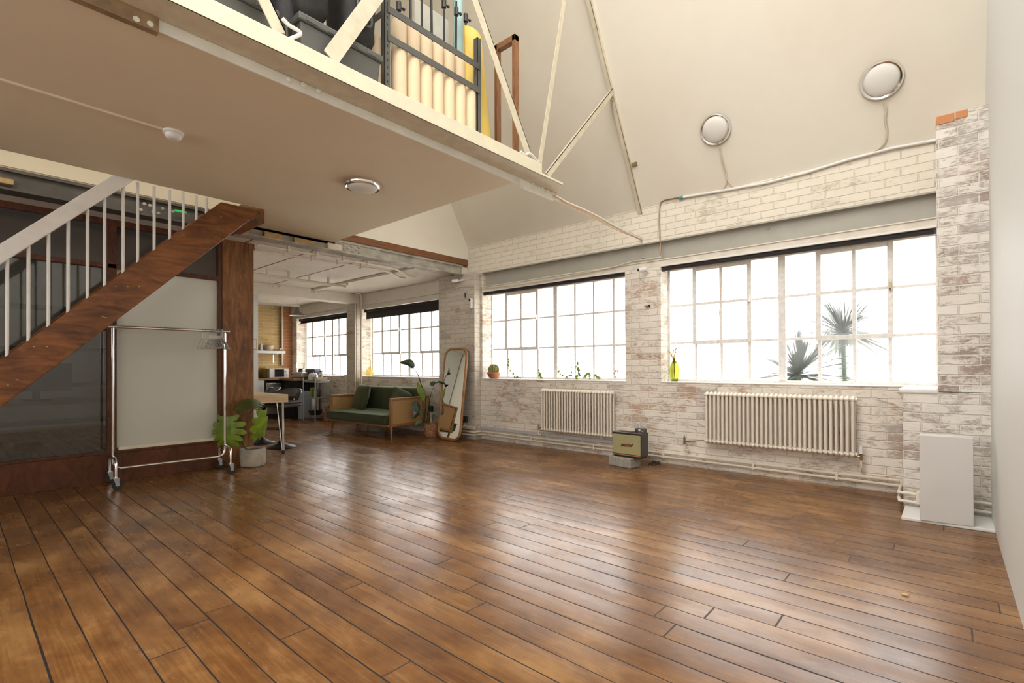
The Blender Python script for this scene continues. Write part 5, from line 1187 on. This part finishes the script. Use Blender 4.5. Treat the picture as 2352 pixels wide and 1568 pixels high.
MB().lathe([(.08,zg),(.09,zg+.02),(.095,zg2)], (a.x,5.5,0), 24, caps=False).build('hopper', M['clear'], g_, smooth=True); MB().lathe([(.07,zg2),(.07,zg2+.012)], (a.x,5.5,0), 24).build('hopper_lid', M['cedar'], g_, smooth=True)
# wire trolley
xa, xb, ya, yb = -10.74, -10.20, 5.19, 5.53
wc_ = thing('wire_trolley', 'chrome wire shelf trolley standing left of the sofa', 'trolley', ((xa+xb)/2,(ya+yb)/2,0))
for x in (xa, xb):
    for y in (ya, yb):
        q = MB(); q.tube([(x,y,0),(x,y,.93)], .0125, 10)
        for k in range(26): q.tube([(x,y,.05+k*.034),(x,y,.054+k*.034)], .0145, 8)
        q.build('post', M['steel'], wc_, smooth=True)
zsh = [.10, .50, .86]
for z in zsh:
    q = MB()
    for a, b in (((xa,ya),(xb,ya)),((xb,ya),(xb,yb)),((xb,yb),(xa,yb)),((xa,yb),(xa,ya))):
        q.tube([(a[0],a[1],z),(b[0],b[1],z)], .005, 6); q.tube([(a[0],a[1],z-.03),(b[0],b[1],z-.03)], .005, 6)
        n = 9; P = []
        for k in range(n*2+1): t_ = k/(n*2); P.append((a[0]+(b[0]-a[0])*t_, a[1]+(b[1]-a[1])*t_, z if k % 2 else z-.03))
        q.tube(P, .003, 5)
    for k in range(14): x = xa+(xb-xa)*(k+.5)/14; q.tube([(x,ya,z+.004),(x,yb,z+.004)], .0025, 5)
    q.build('wire_shelf', M['steel'], wc_)
zt4 = zsh[2]+.008
kt = thing('kettle', 'white kettle with black hoop handle on top of the wire trolley', 'kettle', (-10.55,5.26,zt4))
kc_ = AY(718,866,5.26); kx = kc_.x
MB().lathe([(.075,0),(.095,.005),(.105,.06),(.10,.12),(.075,.155),(.04,.168),(.02,.17)], (kx,5.27,zt4), 30).build('kettle_body', M['white'], kt, smooth=True)
MB().ball((kx,5.27,zt4+.18), .018, 10, 8).build('lid_knob', M['blackpl'], kt, smooth=True)
MB().tube(arc((kx,5.27,zt4+.13), .105, 0, PI, 14, (1,0,0), (0,0,1.15)), .009, 8).build('handle', M['blackpl'], kt, smooth=True)
MB().tube([(kx+.09,5.27,zt4+.07),(kx+.15,5.27,zt4+.13)], [.02,.012], 10).build('spout', M['white'], kt, smooth=True)
a, b = AY(716,878,5.24), AY(761,878,5.30); tx_a, tx_b = kx+.12, xb-.02
ty_ = thing('wooden_tray', 'shallow wooden tray of jars on top of the wire trolley', 'tray', ((tx_a+tx_b)/2,5.36,zt4))
yt0, yt1 = 5.215, 5.50
MB().box((tx_a,yt0,zt4),(tx_b,yt1,zt4+.01)).build('tray_base', M['beech'], ty_)
for a_, b_ in (((tx_a,yt0,zt4),(tx_b,yt0+.01,zt4+.07)),((tx_a,yt1-.01,zt4),(tx_b,yt1,zt4+.07)),((tx_a,yt0,zt4),(tx_a+.01,yt1,zt4+.07)),((tx_b-.01,yt0,zt4),(tx_b,yt1,zt4+.07))):
    MB().box(a_, b_).build('tray_side', M['beech'], ty_)
labs = ['white lidded jar at the left of the wooden tray', 'tall jar with dark lid in the middle of the wooden tray', 'clear jar at the right of the wooden tray']
for k in range(3):
    x = tx_a+.06+k*.085; h = (.11,.19,.16)[k]
    if x > tx_b-.04: x = tx_b-.05
    j = thing('jar', labs[k], 'jar', (x,5.36,zt4+.01), group='jars on the wooden tray'); MB().lathe([(.034,0),(.038,.01),(.038,h-.03),(.03,h-.015)], (x,5.36,zt4+.01), 20).build('jar_body', M['white'] if k == 0 else M['clear'], j, smooth=True)
    MB().lathe([(.034,h-.015),(.034,h+.008)], (x,5.36,zt4+.01), 20).build('lid', M['cedar'] if k == 1 else M['white'], j, smooth=True)
zm = zsh[1]+.008
bcol = [((.35,.36,.06),'green-yellow carton'), ((.05,.25,.09),'dark green carton'), ((.6,.52,.38),'cream carton'), ((.03,.03,.03),'dark bottle')]
for k, (c_, nm_) in enumerate(bcol):
    x = -10.56+k*.085; nm2 = nm_+' on the middle shelf of the wire trolley'
    if k < 3: single('food_carton', MB().box((x-.03,5.27,zm),(x+.03,5.36,zm+.2-.03*k)), plain('carton_%d' % k, c_, .5), nm2, 'carton', (x,5.3,zm), 'groceries on the wire trolley', bevel=.003)
    else: single('bottle', MB().lathe([(.03,0),(.033,.01),(.033,.15),(.012,.2),(.012,.26)], (x,5.33,zm), 16), M['blackpl'], nm2, 'bottle', (x,5.33,zm), 'groceries on the wire trolley', smooth=True)
single('food_basin', MB().lathe([(.10,0),(.13,.03),(.15,.10),(.14,.10),(.12,.03),(.01,.012)], (-10.5,5.35,zsh[0]+.008), 24), M['blackpl'], 'black basin on the lowest shelf of the wire trolley', 'basin', (-10.5,5.35,zsh[0]), smooth=True)
single('steel_bin', MB().lathe([(.10,0),(.105,.01),(.105,.50),(.09,.56),(.02,.58)], (-10.62,5.66-.28,zsh[0]+.008) if False else (-10.88,5.52,0), 24), M['steel'], 'tall steel pedal bin behind the wire trolley', 'bin', (-10.88,5.52,0), smooth=True)
q = MB(); zz0 = 0.0
def sack(u, v):
    a = 2*PI*u; r = .12*(1+.1*math.sin(5*a+v*4))*(1-.15*v); return V((-10.02+r*math.cos(a), 5.40+r*.8*math.sin(a), zz0+.30*v+.03*math.sin(3*a)*v))
q.grid(28, 8, sack); single('paper_sack', q, M['paperbag'], 'crumpled rust brown paper bag on the floor between trolley and sofa', 'bag', (-10.02,5.40,0), smooth=True, solid=.003)
# wall shelf with bowl
za = AX(620,808,-11.95).z; yA, yB = AX(592,808,-11.95).y, AX(656,808,-11.95).y
ws = thing('wall_shelf', 'white wall shelf on the yellow brick wall of the kitchen', 'shelf', (-12.1,(yA+yB)/2,za))
MB().box((-12.25,yA-.3,za-.035),(-11.95,yB,za+.03)).build('shelf_board', M['white'], ws, bevel=.006)
MB().box((-12.25,yB-.18,za-.25),(-12.24,yB-.15,za-.03)).box((-12.25,yB-.18,za-.05),(-12.0,yB-.15,za-.035)).build('bracket', M['steel'], ws)
y = AX(617,795,-12.05).y; single('stoneware_bowl', MB().lathe([(.05,0),(.10,.03),(.125,.09),(.12,.12),(.08,.15),(.07,.15),(.1,.1),(.05,.02)], (-12.08,y,za+.03), 28), M['bowlm'], 'round beige stoneware bowl on the kitchen wall shelf', 'bowl', (-12.08,y,za+.03), smooth=True)
y = AX(601,795,-12.05).y; single('glass_bottle', MB().lathe([(.03,0),(.032,.13),(.012,.16),(.012,.18)], (-12.08,y,za+.03), 16), M['white'], 'small pale bottle at the left end of the kitchen wall shelf', 'bottle', (-12.08,y,za+.03), smooth=True)
y = AX(640,798,-12.05).y; q = MB(); q.lathe([(.09,0),(.12,.015),(.13,.03)], (-12.08,y,za+.03), 24); single('dark_plate', q, M['cedar'], 'dark wooden plate at the right of the kitchen wall shelf', 'plate', (-12.08,y,za+.03), smooth=True)
y = AX(644,798,-12.05).y; single('small_cup', MB().lathe([(.02,0),(.03,.035),(.028,.04)], (-12.06,y,za+.06), 14), M['white'], 'tiny white cup sitting on the dark plate of the shelf', 'cup', (-12.06,y,za+.06), smooth=True)
pf = thing('picture_frame', 'small wooden picture frame on the white kitchen wall beside the post', 'picture', (-10.64,AX(586,790,-10.63).y,1.6))
pa, pb = AX(578,778,-10.635), AX(590,803,-10.635)
MB().box((-10.642,pa.y-.12,pb.z),(-10.62,pb.y,pa.z)).build('frame', M['beech'], pf, bevel=.003); MB().box((-10.625,pa.y-.10,pb.z+.02),(-10.618,pb.y-.02,pa.z-.02)).build('print', M['rwall'], pf)
# pendant lamp, ceiling pipes
c = AD(683,716,10.4); lp = thing('pendant_lamp', 'grey enamel pendant lamp hanging over the kitchen corner', 'lamp', (c.x,c.y,ZC))
MB().lathe([(.16,-.10),(.165,-.095),(.12,-.055),(.06,-.02),(.035,.03),(.03,.07),(.012,.10)], c+V((0,0,.02)), 32, caps=False).build('shade', M['shade'], lp, smooth=True, solid=.004)
MB().lathe([(.152,-.097),(.11,-.055),(.05,-.02)], c+V((0,0,.017)), 32, caps=False).build('shade_lining', M['white'], lp, smooth=True)
MB().cyl(c+V((0,0,.11)), (c.x,c.y,ZC), .004, n=6).build('cord', M['white'], lp); MB().cyl((c.x,c.y,ZC-.025),(c.x,c.y,ZC),.05,n=16).build('ceiling_rose', M['white'], lp, smooth=True)
zpi = 2.60
def cp(pts, r, label, z=zpi, extra=()): 
    P = [AZ(x, y, z) for x, y in pts]; t = thing('ceiling_pipe', label, 'pipe', P[0]); MB().tube(P, r, 10).build('pipe', M['pipe'], t, smooth=True)
    for k in range(1, 5):
        c = P[0].lerp(P[1], k/5); MB().box((c.x-.022,c.y-.012,z-.022),(c.x+.022,c.y+.012,ZC)).build('pipe_clip', M['pipe'], t)
cp([(590,561),(895,614),(910,618),(940,634),(955,636)], .015, 'cream ceiling pipe nearest the riveted girder')
cp([(584,573),(880,621),(895,625),(917,637),(932,639)], .015, 'second cream ceiling pipe running beside the first under the kitchen ceiling')
cp([(560,626),(795,658),(797,652)], .024, 'thickest cream ceiling pipe, ending in a stub before the kitchen beam', 2.55)
P = [AD(595,696,9.8), AD(688,703,10.2)]; t = thing('ceiling_pipe', 'thin far white pipe above the pendant lamp', 'pipe', P[0]); MB().tube(P, .018, 8).build('pipe', M['white'], t, smooth=True)
for k, (x, y) in enumerate(((634,658),(728,671))):
    p = AX(x, y, -9.105); single('beam_plate', MB().box((-9.11,p.y-.10,p.z-.035),(-9.102,p.y+.10,p.z+.035)).ball((-9.10,p.y-.05,p.z), .02, 8, 6, (.5,1,1)).ball((-9.10,p.y+.05,p.z), .02, 8, 6, (.5,1,1)), M['ceil'], ['bolted plate on the kitchen beam, nearer the plywood post', 'bolted plate on the kitchen beam, nearer the windows'][k], 'plate', p, 'bolted plates on the kitchen beam')
# column services
for k, (x, lab) in enumerate(((815,'white pipe at the left of the column between the kitchen windows'),(824,'thin white pipe in the middle of the column between the kitchen windows'),(829,'brighter white pipe at the right of the kitchen window column'))):
    p = AY(x, 800, YW-.13); zb9 = (.0,.0,.0)[k]
    tag(MB().tube(spline([(p.x,YW-.12,zb9),(p.x,YW-.12,1.8),(p.x,YW-.12,2.45),(p.x+.03,YW-.16,2.62),(p.x+.06,YW-.25,2.64)], 4), (.013,.010,.014)[k], 8).build('riser_pipe', M['pipe'], origin=(p.x,YW-.12,zb9), smooth=True), lab, 'pipe')
p = AY(795,866,YW-.04); jb = thing('junction_box', 'grey metal junction box on the wall left of the window column', 'junction box', p)
MB().box((p.x-.05,YW-.06,p.z-.05),(p.x+.05,YW-.001,p.z+.05)).build('box', M['pipe'], jb, bevel=.006); MB().box((p.x-.03,YW-.04,.2),(p.x+.03,YW-.001,p.z-.05)).build('conduit', M['pipe'], jb); MB().cyl((p.x+.05,YW-.03,p.z),(p.x+.30,YW-.03,p.z),.012,n=8).build('side_conduit', M['pipe'], jb, smooth=True)
p = AX(648,800,-12.20); tag(MB().tube([(-12.2,p.y,zc+.3),(-12.2,p.y,ZC)], .03, 10).build('riser_pipe', M['pipe'], origin=(-12.2,p.y,zc), smooth=True), 'thick cream riser pipe in the corner of the yellow brick wall', 'pipe')
# ================================================================ LIGHT, CAMERA
wd = bpy.data.worlds.new('world'); S.world = wd; wd.use_nodes = True; nt = wd.node_tree
bg = nt.nodes['Background']; bg.inputs[0].default_value = (1.0, .975, .94, 1); bg.inputs[1].default_value = 1.0
try: wd.cycles.sampling_method = 'AUTOMATIC'
except Exception: pass
def portal(name, c, sx, sy, rot):
    l = bpy.data.lights.new(name, 'AREA'); l.shape = 'RECTANGLE'; l.size = sx; l.size_y = sy; l.cycles.is_portal = True
    o = bpy.data.objects.new(name, l); COL.objects.link(o); o.location = c; o.rotation_euler = rot
for i, (a, b) in OPEN.items(): portal('window_daylight', ((a+b)/2, YF+.06, (ZS+ZH)/2), b-a, ZH-ZS, (-PI/2, 0, 0))
portal('added_rear_portal', (-2.92, -4.12, 1.85), 5.35, 1.3, (PI/2, 0, 0))  # portal for the added rear windows
th = math.atan2(zo(1)-zo(0), 1)
for a, b in lights: portal('added_roof_portal', ((a+b)/2, (ys[0]+ys[1])/2-.05, zo((ys[0]+ys[1])/2)+.12), b-a, (ys[1]-ys[0])/math.cos(th), (th, 0, 0))  # portal for the roof light added to brighten the room
cd = bpy.data.cameras.new('camera'); cam = bpy.data.objects.new('camera', cd); COL.objects.link(cam)
cd.sensor_width = 36; cd.lens = F/2352*36; cd.shift_y = (CY-784)/2352; cd.clip_start = .02; cd.clip_end = 100
cam.matrix_world = Matrix((( CR.x, CU.x, -fwd.x, 0), (CR.y, CU.y, -fwd.y, 0), (CR.z, CU.z, -fwd.z, CZ), (0, 0, 0, 1)))
S.camera = cam
vs = S.view_settings; vs.view_transform = 'Standard'; vs.look = 'None'; vs.gamma = 1; vs.use_curve_mapping = False; vs.exposure = 2.70
cy = S.cycles; cy.max_bounces = 7; cy.diffuse_bounces = 3; cy.use_adaptive_sampling = True; cy.adaptive_threshold = .05; cy.glossy_bounces = 3; cy.transmission_bounces = 5; cy.transparent_max_bounces = 12
cy.sample_clamp_indirect = 6; cy.caustics_reflective = False; cy.caustics_refractive = True; cy.use_denoising = True; cy.blur_glossy = .5
